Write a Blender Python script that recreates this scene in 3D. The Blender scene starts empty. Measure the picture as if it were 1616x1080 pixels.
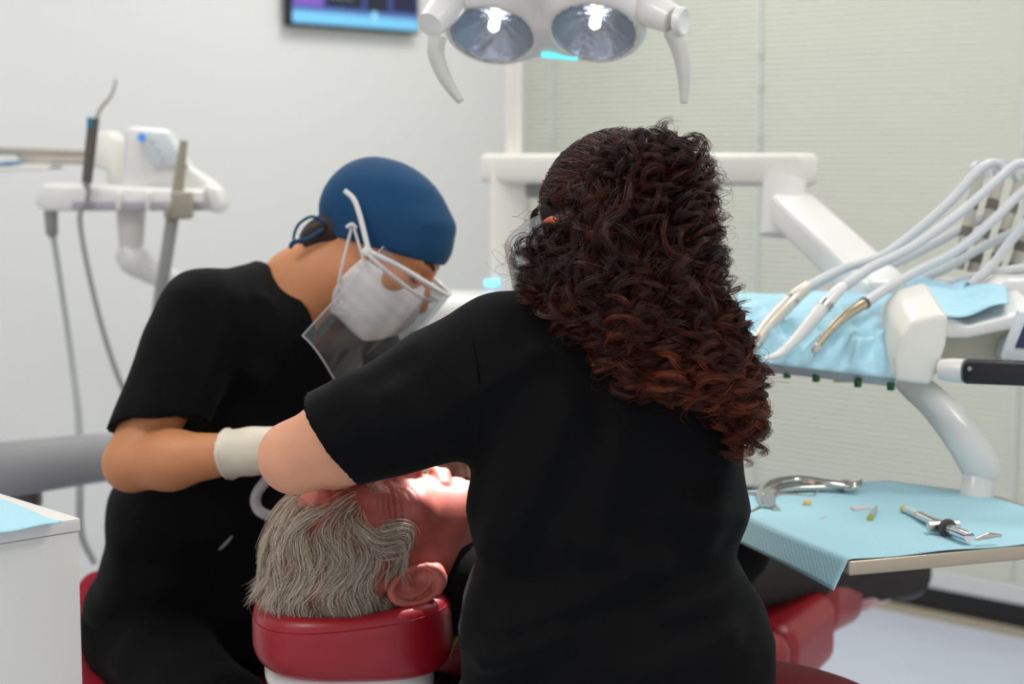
import bpy, bmesh, math, random
import numpy as np
from mathutils import Vector, Matrix

random.seed(7)
RNG = np.random.default_rng(11)
SC = bpy.context.scene
COL = SC.collection

# ------------------------------------------------------------------ camera
FPX, CX, CY = 2693.0, 808.0, 540.0
CAM_Z = 1.30
PITCH = math.atan(290.0 / FPX)
cam_d = bpy.data.cameras.new('camera')
cam = bpy.data.objects.new('camera', cam_d)
COL.objects.link(cam)
cam.location = (0, 0, CAM_Z)
cam.rotation_euler = (math.pi / 2 - PITCH, 0, 0)
cam_d.sensor_width = 36.0
cam_d.lens = FPX / 1616.0 * 36.0
cam_d.clip_start = 0.05
cam_d.dof.use_dof = True
cam_d.dof.focus_distance = 1.93
cam_d.dof.aperture_fstop = 4.0
SC.camera = cam

# ------------------------------------------------------------------ light
world = bpy.data.worlds.new('world')
SC.world = world
world.use_nodes = True
bgn = world.node_tree.nodes['Background']
bgn.inputs[0].default_value = (0.96, 0.98, 1.0, 1)
bgn.inputs[1].default_value = 1.0
vs = SC.view_settings
vs.view_transform = 'Standard'
vs.look = 'None'
vs.gamma = 1.0
vs.use_curve_mapping = False
vs.exposure = -0.40


def area_light(name, loc, size, power, color=(1, 0.98, 0.95), target=None):
    d = bpy.data.lights.new(name, 'AREA')
    d.shape = 'RECTANGLE'
    d.size, d.size_y = size
    d.energy = power
    d.color = color
    o = bpy.data.objects.new(name, d)
    o.location = loc
    if target is not None:
        o.rotation_euler = (Vector(target) - Vector(loc)).to_track_quat('-Z', 'Y').to_euler()
    COL.objects.link(o)
    return o


# ceiling panel lamps of the room (above the frame)
for i, (lx, ly) in enumerate(((-1.1, 1.5), (1.1, 1.5), (-0.6, 3.3), (1.2, 3.2), (0.1, 4.6))):
    area_light('ceiling_panel_lamp', (lx, ly, 2.66), (0.6, 0.6), 19.0)


# ------------------------------------------------------------------ helpers
def at(px, py, Y):
    """world point at depth Y seen at photo pixel (px, py)"""
    a = (px - CX) / FPX
    b = (CY - py) / FPX
    d = np.array([a, math.cos(PITCH) + b * math.sin(PITCH), -math.sin(PITCH) + b * math.cos(PITCH)])
    t = Y / d[1]
    return np.array([0, 0, CAM_Z]) + d * t


def atz(px, py, z):
    """world point at height z seen at photo pixel (px, py)"""
    a = (px - CX) / FPX
    b = (CY - py) / FPX
    d = np.array([a, math.cos(PITCH) + b * math.sin(PITCH), -math.sin(PITCH) + b * math.cos(PITCH)])
    t = (z - CAM_Z) / d[2]
    return np.array([0, 0, CAM_Z]) + d * t


def V(*a):
    return np.array(a, float)


def nrm(v):
    v = np.asarray(v, float)
    return v / (np.linalg.norm(v) + 1e-12)


def spl(pts, n=24):
    """Catmull-Rom through the points"""
    P = np.asarray(pts, float)
    P = np.vstack([2 * P[0] - P[1], P, 2 * P[-1] - P[-2]])
    out = []
    m = len(P) - 3
    for i in range(m):
        p0, p1, p2, p3 = P[i:i + 4]
        k = max(2, n // m)
        for j in range(k):
            t = j / k
            out.append(0.5 * (2 * p1 + (p2 - p0) * t + (2 * p0 - 5 * p1 + 4 * p2 - p3) * t * t + (3 * p1 - p0 - 3 * p2 + p3) * t ** 3))
    out.append(P[-2])
    return np.array(out)


# ---- materials
MATS = {}


def lin(c):
    return tuple(((x / 255.0) / 12.92 if x <= 10 else (((x / 255.0) + 0.055) / 1.055) ** 2.4) for x in c)


def mat(name, col, rough=0.5, metal=0.0, bump=0.0, scale=60.0, var=0.0, sss=0.0, sheen=0.0, coat=0.0,
        emit=None, strength=0.0, stretch=None, spec=0.5, sssr=(1, 0.35, 0.2), ssscale=0.006):
    if name in MATS:
        return MATS[name]
    m = bpy.data.materials.new(name)
    m.use_nodes = True
    nt = m.node_tree
    b = nt.nodes['Principled BSDF']
    c = lin(col) + (1,)
    b.inputs['Base Color'].default_value = c
    b.inputs['Roughness'].default_value = rough
    b.inputs['Metallic'].default_value = metal
    b.inputs['Specular IOR Level'].default_value = spec
    if sss:
        b.inputs['Subsurface Weight'].default_value = sss
        b.inputs['Subsurface Radius'].default_value = sssr
        b.inputs['Subsurface Scale'].default_value = ssscale
    if sheen:
        b.inputs['Sheen Weight'].default_value = sheen
        b.inputs['Sheen Roughness'].default_value = 0.4
    if coat:
        b.inputs['Coat Weight'].default_value = coat
        b.inputs['Coat Roughness'].default_value = 0.08
    if emit:
        b.inputs['Emission Color'].default_value = lin(emit) + (1,)
        b.inputs['Emission Strength'].default_value = strength
    if var or bump:
        tc = nt.nodes.new('ShaderNodeTexCoord')
        src = tc.outputs['Object']
        if stretch:
            mp = nt.nodes.new('ShaderNodeMapping')
            mp.inputs['Scale'].default_value = stretch
            nt.links.new(src, mp.inputs[0])
            src = mp.outputs[0]
        nz = nt.nodes.new('ShaderNodeTexNoise')
        nz.inputs['Scale'].default_value = scale
        nz.inputs['Detail'].default_value = 4.0
        nt.links.new(src, nz.inputs['Vector'])
        if var:
            rp = nt.nodes.new('ShaderNodeValToRGB')
            rp.color_ramp.elements[0].position = 0.3
            rp.color_ramp.elements[1].position = 0.7
            rp.color_ramp.elements[0].color = tuple(x * (1 - var) for x in c[:3]) + (1,)
            rp.color_ramp.elements[1].color = tuple(min(1, x * (1 + var)) for x in c[:3]) + (1,)
            nt.links.new(nz.outputs['Fac'], rp.inputs[0])
            nt.links.new(rp.outputs[0], b.inputs['Base Color'])
        if bump:
            bp = nt.nodes.new('ShaderNodeBump')
            bp.inputs['Strength'].default_value = bump
            bp.inputs['Distance'].default_value = 0.002
            nt.links.new(nz.outputs['Fac'], bp.inputs['Height'])
            nt.links.new(bp.outputs[0], b.inputs['Normal'])
    MATS[name] = m
    return m


def clear_mat(name, tint=(0.96, 0.97, 0.98), gloss=0.08, rough=0.03, milk=0.0):
    if name in MATS:
        return MATS[name]
    m = bpy.data.materials.new(name)
    m.use_nodes = True
    nt = m.node_tree
    nt.nodes.remove(nt.nodes['Principled BSDF'])
    out = nt.nodes['Material Output']
    tr = nt.nodes.new('ShaderNodeBsdfTransparent')
    tr.inputs[0].default_value = tint + (1,)
    gl = nt.nodes.new('ShaderNodeBsdfGlossy')
    gl.inputs['Roughness'].default_value = rough
    fr = nt.nodes.new('ShaderNodeLayerWeight')
    fr.inputs[0].default_value = 0.25
    mul = nt.nodes.new('ShaderNodeMath')
    mul.operation = 'MULTIPLY_ADD'
    mul.inputs[1].default_value = 0.5
    mul.inputs[2].default_value = gloss
    nt.links.new(fr.outputs['Fresnel'], mul.inputs[0])
    mx = nt.nodes.new('ShaderNodeMixShader')
    nt.links.new(mul.outputs[0], mx.inputs[0])
    nt.links.new(tr.outputs[0], mx.inputs[1])
    nt.links.new(gl.outputs[0], mx.inputs[2])
    last = mx
    if milk:
        df = nt.nodes.new('ShaderNodeBsdfDiffuse')
        df.inputs[0].default_value = (0.8, 0.82, 0.85, 1)
        m2 = nt.nodes.new('ShaderNodeMixShader')
        m2.inputs[0].default_value = milk
        nt.links.new(mx.outputs[0], m2.inputs[1])
        nt.links.new(df.outputs[0], m2.inputs[2])
        last = m2
    nt.links.new(last.outputs[0], out.inputs[0])
    MATS[name] = m
    return m


# ---- objects
def _tag(o, label=None, cat=None, group=None, kind=None):
    if label:
        o['label'] = label
    if cat:
        o['category'] = cat
    if group:
        o['group'] = group
    if kind:
        o['kind'] = kind
    return o


def thing(name, label, cat, loc, group=None):
    o = bpy.data.objects.new(name, None)
    o.empty_display_size = 0.05
    o.location = tuple(float(x) for x in loc)
    COL.objects.link(o)
    o['org'] = [float(x) for x in loc]
    return _tag(o, label, cat, group)


class MB:
    """collects geometry in world coordinates"""

    def __init__(s):
        s.v = []
        s.f = []

    def add(s, verts, faces):
        n = len(s.v)
        s.v += [tuple(float(c) for c in v) for v in verts]
        s.f += [tuple(i + n for i in f) for f in faces]
        return s

    def bm(s, b):
        b.verts.index_update()
        s.add([v.co[:] for v in b.verts], [[v.index for v in f.verts] for f in b.faces])
        b.free()
        return s

    def box(s, c, size, bevel=0.0, rot=None, seg=3):
        b = bmesh.new()
        bmesh.ops.create_cube(b, size=1.0)
        for v in b.verts:
            v.co = Vector((v.co.x * size[0], v.co.y * size[1], v.co.z * size[2]))
        if bevel:
            bmesh.ops.bevel(b, geom=list(b.edges), offset=bevel, segments=seg, profile=0.5, affect='EDGES')
        M = Matrix.Translation(Vector(tuple(c)))
        if rot is not None:
            M = M @ rot.to_4x4()
        bmesh.ops.transform(b, matrix=M, verts=b.verts)
        return s.bm(b)

    def prism(s, poly, ext, bevel=0.0, seg=3):
        b = bmesh.new()
        ext = Vector(tuple(ext))
        lo = [b.verts.new(Vector(tuple(p))) for p in poly]
        hi = [b.verts.new(Vector(tuple(p)) + ext) for p in poly]
        n = len(poly)
        b.faces.new(lo[::-1])
        b.faces.new(hi)
        for i in range(n):
            b.faces.new((lo[i], lo[(i + 1) % n], hi[(i + 1) % n], hi[i]))
        bmesh.ops.recalc_face_normals(b, faces=b.faces)
        if bevel:
            bmesh.ops.bevel(b, geom=list(b.edges), offset=bevel, segments=seg, profile=0.5, affect='EDGES')
        return s.bm(b)

    def tube(s, path, rad, sides=10, flat=None, caps=True):
        """path of points; rad scalar/list; flat=(width factor along side, ref up) gives an oval"""
        P = np.asarray(path, float)
        n = len(P)
        R = np.full(n, rad) if np.isscalar(rad) else np.interp(np.linspace(0, 1, n), np.linspace(0, 1, len(rad)), rad)
        T = np.gradient(P, axis=0)
        T /= np.linalg.norm(T, axis=1)[:, None] + 1e-12
        up = V(0, 0, 1) if flat is None else nrm(flat[1])
        if flat is None and abs(T[0] @ up) > 0.9:
            up = V(0, 1, 0)
        u = nrm(up - T[0] * (up @ T[0]))
        verts, faces = [], []
        for i in range(n):
            u = nrm(u - T[i] * (u @ T[i]))
            w = np.cross(T[i], u)
            for k in range(sides):
                a = 2 * math.pi * k / sides
                fx = 1.0 if flat is None else flat[0]
                verts.append(P[i] + R[i] * (math.cos(a) * u + fx * math.sin(a) * w))
        for i in range(n - 1):
            for k in range(sides):
                k2 = (k + 1) % sides
                faces.append((i * sides + k, i * sides + k2, (i + 1) * sides + k2, (i + 1) * sides + k))
        if caps:
            faces.append(tuple(range(sides))[::-1])
            faces.append(tuple((n - 1) * sides + k for k in range(sides)))
        return s.add(verts, faces)

    def lathe(s, prof, org, axis, sides=24, cap=True):
        """prof: (distance along axis, radius)"""
        axis = nrm(axis)
        ref = V(0, 0, 1) if abs(axis[2]) < 0.9 else V(1, 0, 0)
        u = nrm(np.cross(axis, ref))
        w = np.cross(axis, u)
        verts, faces = [], []
        for (t, r) in prof:
            for k in range(sides):
                a = 2 * math.pi * k / sides
                verts.append(np.asarray(org) + axis * t + r * (math.cos(a) * u + math.sin(a) * w))
        n = len(prof)
        for i in range(n - 1):
            for k in range(sides):
                k2 = (k + 1) % sides
                faces.append((i * sides + k, i * sides + k2, (i + 1) * sides + k2, (i + 1) * sides + k))
        if cap:
            faces.append(tuple(range(sides))[::-1])
            faces.append(tuple((n - 1) * sides + k for k in range(sides)))
        return s.add(verts, faces)

    def sheet(s, fn, nu, nv, thick=0.0008):
        """fn(u, v) -> point; closed thin solid sheet"""
        G = np.array([[fn(i / nu, j / nv) for j in range(nv + 1)] for i in range(nu + 1)], float)
        du = np.gradient(G, axis=0)
        dv = np.gradient(G, axis=1)
        N = np.cross(du, dv)
        N /= np.linalg.norm(N, axis=2)[..., None] + 1e-12
        A = (G + N * thick / 2).reshape(-1, 3)
        B = (G - N * thick / 2).reshape(-1, 3)
        m = (nu + 1) * (nv + 1)
        ix = lambda i, j: i * (nv + 1) + j
        faces = []
        for i in range(nu):
            for j in range(nv):
                q = (ix(i, j), ix(i + 1, j), ix(i + 1, j + 1), ix(i, j + 1))
                faces.append(q)
                faces.append(tuple(m + k for k in q[::-1]))
        ring = [ix(i, 0) for i in range(nu)] + [ix(nu, j) for j in range(nv)] + [ix(i, nv) for i in range(nu, 0, -1)] + [ix(0, j) for j in range(nv, 0, -1)]
        for a, b2 in zip(ring, ring[1:] + ring[:1]):
            faces.append((b2, a, m + a, m + b2))
        return s.add(np.vstack([A, B]), faces)

    def build(s, name, material, parent=None, smooth=True, label=None, cat=None, group=None, kind=None, fix=True, sharp=40):
        me = bpy.data.meshes.new(name)
        me.from_pydata(s.v, [], s.f)
        me.update()
        if fix:
            b = bmesh.new()
            b.from_mesh(me)
            bmesh.ops.recalc_face_normals(b, faces=b.faces)
            b.to_mesh(me)
            b.free()
        return finish(name, me, material, parent, smooth, label, cat, group, kind, sharp)


def finish(name, me, material, parent=None, smooth=True, label=None, cat=None, group=None, kind=None, sharp=40):
    me.materials.append(material)
    if smooth:
        me.polygons.foreach_set('use_smooth', [True] * len(me.polygons))
        if sharp:
            try:
                me.set_sharp_from_angle(angle=math.radians(sharp))
            except Exception:
                pass
    if parent is not None:
        org = list(parent['org'])
    else:
        co = np.empty(len(me.vertices) * 3)
        me.vertices.foreach_get('co', co)
        co = co.reshape(-1, 3)
        lo, hi = co.min(0), co.max(0)
        org = [float((lo[0] + hi[0]) / 2), float((lo[1] + hi[1]) / 2), float(lo[2])]
    me.transform(Matrix.Translation(-Vector(org)))
    o = bpy.data.objects.new(name, me)
    COL.objects.link(o)
    o['org'] = org
    if parent is not None:
        o.parent = parent
    else:
        o.location = org
    return _tag(o, label, cat, group, kind)


def axes(x, y, z):
    """rotation matrix with the given columns"""
    return Matrix((tuple(x), tuple(y), tuple(z))).transposed()


# ------------------------------------------------------------------ signed distance modelling
def smin(a, b, k):
    h = np.clip(0.5 + 0.5 * (b - a) / k, 0, 1)
    return b + (a - b) * h - k * h * (1 - h)


def smax(a, b, k):
    return -smin(-a, -b, k)


def cone(p, a, b, r1, r2):
    a, b = np.asarray(a, float), np.asarray(b, float)
    ba = b - a
    t = np.clip(((p - a) @ ba) / (ba @ ba), 0, 1)
    return np.linalg.norm(p - a - t[:, None] * ba, axis=1) - (r1 + (r2 - r1) * t)


def ell(p, c, r, R=None):
    q = p - np.asarray(c, float)
    if R is not None:
        q = q @ R
    r = np.asarray(r, float)
    k0 = np.linalg.norm(q / r, axis=1)
    k1 = np.linalg.norm(q / (r * r), axis=1) + 1e-9
    return k0 * (k0 - 1) / k1


def rbox(p, c, h, r, R=None):
    q = p - np.asarray(c, float)
    if R is not None:
        q = q @ R
    q = np.abs(q) - (np.asarray(h, float) - r)
    return np.linalg.norm(np.maximum(q, 0), axis=1) + np.minimum(q.max(1), 0) - r


def loft(p, st, e=2.4):
    """stations (x, y, z, half width x, half depth y) sorted by z, for an upright trunk"""
    st = np.asarray(sorted([tuple(s) for s in st], key=lambda s: s[2]), float)
    z = np.clip(p[:, 2], st[0, 2], st[-1, 2])
    cx, cy, hx, hy = (np.interp(z, st[:, 2], st[:, k]) for k in (0, 1, 3, 4))
    u = np.abs(p[:, 0] - cx) / hx
    v = np.abs(p[:, 1] - cy) / hy
    d = ((u ** e + v ** e) ** (1 / e) - 1) * np.minimum(hx, hy)
    dz = np.maximum(st[0, 2] - p[:, 2], p[:, 2] - st[-1, 2])
    return np.maximum(d, dz)


def wob(p, f=22.0, s=0.0):
    """soft three-dimensional ripple in [-1, 1]"""
    x, y, z = p[:, 0] * f + s, p[:, 1] * f + 1.7 * s, p[:, 2] * f - s
    return (np.sin(x + 1.3 * np.sin(y * 0.7 + z * 0.4)) + np.sin(y * 1.1 + 1.2 * np.sin(z * 0.8 + x * 0.3)) + np.sin(z * 0.9 + 1.4 * np.sin(x * 0.6 + y * 0.5))) / 3


def crease(p, a, b, w):
    """bell-shaped weight around a segment, used for folds"""
    return np.exp(-(np.maximum(cone(p, a, b, 0, 0), 0) / w) ** 2)


def surf(f, lo, hi, h):
    """surface nets of f = 0 on a sparse grid"""
    lo, hi = np.asarray(lo, float), np.asarray(hi, float)
    B = 4
    nb = np.ceil((hi - lo) / (h * B)).astype(int)
    n = nb * B + 1
    cc = [lo[i] + (np.arange(nb[i]) + 0.5) * h * B for i in range(3)]
    G = np.stack(np.meshgrid(*cc, indexing='ij'), -1).reshape(-1, 3)
    dc = f(G).reshape(nb)
    act = np.abs(dc) < h * B * 2.6
    D = np.where(dc < 0, -1.0, 1.0).astype(np.float32)
    D = np.repeat(np.repeat(np.repeat(D, B, 0), B, 1), B, 2)
    M = np.repeat(np.repeat(np.repeat(act, B, 0), B, 1), B, 2)
    D = np.pad(D, ((0, 1),) * 3, mode='edge')
    M = np.pad(M, ((0, 1),) * 3, mode='edge')
    idx = np.argwhere(M)
    P = lo + idx * h
    out = np.empty(len(P), np.float32)
    for s in range(0, len(P), 400000):
        out[s:s + 400000] = f(P[s:s + 400000])
    D[M] = out
    inside = D < 0
    c = np.zeros(tuple(x - 1 for x in D.shape), np.int8)
    for dx in (0, 1):
        for dy in (0, 1):
            for dz in (0, 1):
                c += inside[dx:dx + c.shape[0], dy:dy + c.shape[1], dz:dz + c.shape[2]]
    cells = np.argwhere((c > 0) & (c < 8))
    cid = -np.ones(c.shape, np.int64)
    cid[tuple(cells.T)] = np.arange(len(cells))
    acc = np.zeros((len(cells), 3))
    cnt = np.zeros(len(cells))
    corners = [(0, 0, 0), (1, 0, 0), (0, 1, 0), (1, 1, 0), (0, 0, 1), (1, 0, 1), (0, 1, 1), (1, 1, 1)]
    for i in range(8):
        for j in range(i + 1, 8):
            a, b = np.array(corners[i]), np.array(corners[j])
            if np.abs(a - b).sum() != 1:
                continue
            da = D[tuple((cells + a).T)].astype(float)
            db = D[tuple((cells + b).T)].astype(float)
            x = (da < 0) != (db < 0)
            t = np.where(x, da / np.where(x, da - db, 1), 0)
            acc += np.where(x[:, None], a + t[:, None] * (b - a), 0)
            cnt += x
    verts = lo + (cells + acc / np.maximum(cnt, 1)[:, None]) * h
    quads = []
    for ax in range(3):
        s0 = [slice(None)] * 3
        s1 = [slice(None)] * 3
        s0[ax] = slice(0, -1)
        s1[ax] = slice(1, None)
        a, b = inside[tuple(s0)], inside[tuple(s1)]
        e = np.argwhere(a != b)
        o1, o2 = [k for k in range(3) if k != ax]
        ok = (e[:, o1] > 0) & (e[:, o2] > 0) & (e[:, o1] < c.shape[o1]) & (e[:, o2] < c.shape[o2])
        e = e[ok]
        sgn = a[tuple(e.T)]
        def cell(d1, d2):
            q = e.copy()
            q[:, o1] -= d1
            q[:, o2] -= d2
            return cid[tuple(q.T)]
        q = np.stack([cell(1, 1), cell(0, 1), cell(0, 0), cell(1, 0)], 1)
        if ax == 1:
            sgn = ~sgn
        q[~sgn] = q[~sgn][:, ::-1]
        quads.append(q)
    quads = np.vstack(quads)
    quads = quads[(quads >= 0).all(1)]
    for _ in range(2):
        d = f(verts)
        g = grad(f, verts, h * 0.4)
        g2 = np.maximum((g * g).sum(1), 0.15)
        verts = verts - np.clip(d / g2, -h, h)[:, None] * g
    return verts, quads


def grad(f, p, e=0.001):
    g = np.empty_like(p)
    for k in range(3):
        q = p.copy()
        q[:, k] += e
        r = p.copy()
        r[:, k] -= e
        g[:, k] = (f(q) - f(r)) / (2 * e)
    return g


def np_mesh(name, verts, quads):
    me = bpy.data.meshes.new(name)
    me.vertices.add(len(verts))
    me.vertices.foreach_set('co', np.asarray(verts, np.float32).ravel())
    n = len(quads)
    me.loops.add(n * 4)
    me.polygons.add(n)
    me.loops.foreach_set('vertex_index', np.asarray(quads, np.int32).ravel())
    me.polygons.foreach_set('loop_start', np.arange(n, dtype=np.int32) * 4)
    me.update(calc_edges=True)
    me.validate()
    return me


def sdf_obj(name, f, lo, hi, h, material, parent=None, extra=None, **kw):
    v, q = surf(f, lo, hi, h)
    if extra:
        for (f2, lo2, hi2, h2) in extra:
            v2, q2 = surf(f2, lo2, hi2, h2)
            q = np.vstack([q, q2 + len(v)])
            v = np.vstack([v, v2])
    me = np_mesh(name, v, q)
    kw.setdefault('sharp', 0)
    return finish(name, me, material, parent, True, **kw)


def hit(f, px, py, y0=1.2, y1=3.5):
    """first point of the surface along the line of sight through a photo pixel"""
    Y = np.linspace(y0, y1, 1400)
    P = np.array([at(px, py, y) for y in Y])
    d = f(P)
    k = int(np.argmax(d < 0))
    return P[k] if d[k] < 0 else P[-1]


def hair_obj(name, strands, radius, material, parent, tip=0.3, tone=None, **kw):
    """strands: (m, n, 3) world points"""
    m, n, _ = strands.shape
    cu = bpy.data.hair_curves.new(name)
    cu.add_curves([n] * m)
    org = np.array(parent['org'])
    cu.attributes['position'].data.foreach_set('vector', np.ascontiguousarray(strands - org, np.float32).ravel())
    r = cu.attributes.get('radius') or cu.attributes.new('radius', 'FLOAT', 'POINT')
    prof = np.interp(np.linspace(0, 1, n), [0, 0.6, 1], [1, 1, tip]) * 1.0
    rr = (np.asarray(radius).reshape(-1, 1) * prof[None, :]) * np.ones((m, 1))
    r.data.foreach_set('value', rr.astype(np.float32).ravel())
    if tone is not None:
        at_ = cu.attributes.new('tone', 'FLOAT', 'CURVE')
        at_.data.foreach_set('value', np.asarray(tone, np.float32))
    cu.materials.append(material)
    o = bpy.data.objects.new(name, cu)
    COL.objects.link(o)
    o.parent = parent
    o['org'] = list(parent['org'])
    return _tag(o, **kw)


def hair_mat(name, dark, mid, light, rough=0.35, tipcol=None, spec=0.5, tone=False):
    if name in MATS:
        return MATS[name]
    m = bpy.data.materials.new(name)
    m.use_nodes = True
    nt = m.node_tree
    b = nt.nodes['Principled BSDF']
    b.inputs['Roughness'].default_value = rough
    b.inputs['Specular IOR Level'].default_value = spec
    hi = nt.nodes.new('ShaderNodeHairInfo')
    rp = nt.nodes.new('ShaderNodeValToRGB')
    e = rp.color_ramp.elements
    e[0].color = lin(dark) + (1,)
    e[1].color = lin(light) + (1,)
    x = e.new(0.55)
    x.color = lin(mid) + (1,)
    if tone:
        an = nt.nodes.new('ShaderNodeAttribute')
        an.attribute_name = 'tone'
        nt.links.new(an.outputs['Fac'], rp.inputs[0])
    else:
        nt.links.new(hi.outputs['Random'], rp.inputs[0])
    col = rp.outputs[0]
    if tipcol:
        mx = nt.nodes.new('ShaderNodeMix')
        mx.data_type = 'RGBA'
        mp = nt.nodes.new('ShaderNodeMapRange')
        mp.inputs[1].default_value = 0.45
        mp.inputs[2].default_value = 1.0
        mp.inputs[3].default_value = 0.0
        mp.inputs[4].default_value = 0.6
        nt.links.new(hi.outputs['Intercept'], mp.inputs[0])
        nt.links.new(mp.outputs[0], mx.inputs[0])
        nt.links.new(col, mx.inputs[6])
        mx.inputs[7].default_value = lin(tipcol) + (1,)
        col = mx.outputs[2]
    nt.links.new(col, b.inputs['Base Color'])
    MATS[name] = m
    return m

# ------------------------------------------------------------------ materials in use
M_WALL = mat('wall_paint', (226, 226, 224), 0.7, bump=0.05, scale=220, var=0.01)
M_BLIND = mat('blind_slat', (214, 216, 203), 0.45, var=0.015, scale=3)
M_FRAME = mat('window_frame_grey', (208, 210, 208), 0.5)
M_FLOOR = mat('floor_vinyl', (196, 202, 216), 0.35, var=0.03, scale=9)
M_CEIL = mat('ceiling_white', (235, 235, 232), 0.8)
M_BLACKBASE = mat('black_skirting', (14, 14, 15), 0.5)
M_THRESH = mat('beige_threshold', (168, 158, 140), 0.6)
M_WHITE = mat('white_plastic', (236, 234, 230), 0.32, coat=0.25, var=0.01, scale=6)
M_WARMW = mat('warm_white_plastic', (233, 230, 221), 0.4, var=0.012, scale=5)
M_GREYP = mat('grey_plastic', (150, 150, 148), 0.45)
M_LGREY = mat('light_grey_silicone', (206, 208, 210), 0.4)
M_DKGREY = mat('dark_grey_plastic', (78, 74, 70), 0.4)
M_BEIGE = mat('beige_plastic', (158, 152, 134), 0.45)
M_STEEL = mat('polished_steel', (205, 200, 192), 0.2, metal=1.0)
M_BRUSH = mat('brushed_steel', (190, 176, 156), 0.38, metal=0.85, bump=0.1, scale=300)
M_CHROME = mat('chrome', (225, 226, 230), 0.07, metal=1.0)
M_RED = mat('red_leatherette', (156, 16, 32), 0.38, bump=0.12, scale=900, var=0.04, coat=0.1)
M_DRED = mat('dark_red_leatherette', (146, 20, 38), 0.55, bump=0.1, scale=900, spec=0.12)
M_BLACK = mat('black_scrub_cotton', (12, 12, 13), 0.85, bump=0.25, scale=1400, var=0.15, sheen=0.03, spec=0.12)
M_BLACKT = mat('black_trouser_cotton', (8, 8, 9), 0.85, bump=0.25, scale=1400, sheen=0.02, spec=0.08)
M_CHARC = mat('charcoal_trousers', (60, 56, 54), 0.9, bump=0.3, scale=900, spec=0.15)
M_NAVY = mat('navy_cap_cotton', (27, 70, 108), 0.8, bump=0.2, scale=900, var=0.06, sheen=0.1, spec=0.2)
M_MASK = mat('white_mask_fabric', (232, 226, 224), 0.85, bump=0.2, scale=800, sss=0.15, sssr=(1, 0.9, 0.9))
M_SKINA = mat('skin_tan', (208, 140, 94), 0.5, sss=0.18, var=0.05, scale=14, bump=0.06)
M_SKIND = mat('skin_fair', (228, 162, 126), 0.5, sss=0.18, var=0.05, scale=16, bump=0.08)
M_SKINP = mat('skin_red_bounce', (186, 98, 86), 0.5, sss=0.3, var=0.13, scale=38, bump=0.2, ssscale=0.01)  # headrest's red bounce and the arm's shadow put into the skin colour
M_GLOVE = mat('latex_glove', (224, 214, 194), 0.5, sss=0.1, bump=0.15, scale=90)
M_PAPER = mat('blue_paper_napkin', (178, 222, 234), 0.8, bump=0.35, scale=500, var=0.03, spec=0.2)
_nt = M_PAPER.node_tree
_wv = _nt.nodes.new('ShaderNodeTexWave')
_wv.inputs['Scale'].default_value = 95.0
_wv.inputs['Distortion'].default_value = 2.5
_wv.inputs['Detail'].default_value = 1.0
_tc = _nt.nodes.new('ShaderNodeTexCoord')
_nt.links.new(_tc.outputs['Object'], _wv.inputs['Vector'])
_bp = [n for n in _nt.nodes if n.type == 'BUMP'][0]
_bp.inputs['Distance'].default_value = 0.0003
_nt.links.new(_wv.outputs['Fac'], _bp.inputs['Height'])
M_DRAPE = mat('blue_plastic_drape', (168, 214, 230), 0.5, bump=0.3, scale=60, var=0.05)
M_GREYPAD = mat('grey_padding', (150, 150, 152), 0.6, bump=0.1, scale=400)
M_BROWNBR = mat('brown_bracket', (96, 86, 80), 0.5)
M_CABINET = mat('cabinet_laminate', (232, 230, 224), 0.4, var=0.01, scale=4)
M_GREEN = mat('green_plug', (10, 96, 48), 0.45)
M_BLKGRIP = mat('black_grip', (24, 21, 26), 0.4)
M_LIME = mat('lime_piping', (150, 170, 20), 0.5)
M_TOOTH = mat('yellow_tooth', (236, 204, 132), 0.4, var=0.1, scale=200)
M_CLEAR = clear_mat('clear_visor', gloss=0.015, milk=0.03)
M_CLEARG = clear_mat('clear_goggle', gloss=0.08, milk=0.08)
M_GLASS = clear_mat('lamp_glass', gloss=0.04, milk=0.02)
M_SHOE = mat('black_shoe_leather', (22, 20, 20), 0.4)

# ------------------------------------------------------------------ room
CORNER = V(-0.01, 5.9)
RD = nrm(V(0.725, -0.688))          # along the glazed wall, towards the viewer's side
LD = nrm(V(-0.688, -0.725))         # along the painted wall
NR = LD                              # inward normal of the glazed wall
NL = RD                              # inward normal of the painted wall
CEIL = 2.70
LEN_R, LEN_L = 5.6, 5.6


def rw(s, z, off=0.0):
    p = CORNER + RD * s + NR * off
    return V(p[0], p[1], z)


def lw(s, z, off=0.0):
    p = CORNER + LD * s + NL * off
    return V(p[0], p[1], z)


def slab(corners2d, z0, z1):
    b = MB()
    b.prism([(x, y, z0) for x, y in corners2d], (0, 0, z1 - z0))
    return b


quad = [tuple(CORNER), tuple(CORNER + RD * LEN_R), tuple(CORNER + RD * LEN_R + LD * LEN_L), tuple(CORNER + LD * LEN_L)]
slab(quad, -0.05, 0.0).build('floor', M_FLOOR, None, False, kind='structure')
slab(quad, CEIL, CEIL + 0.05).build('ceiling', M_CEIL, None, False, kind='structure')


def wall_slab(fn, length, z0, z1, o0, o1, s0=0.0):
    b = MB()
    b.prism([fn(s0, z0, o0), fn(length, z0, o0), fn(length, z0, o1), fn(s0, z0, o1)], (0, 0, z1 - z0))
    return b


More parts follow.
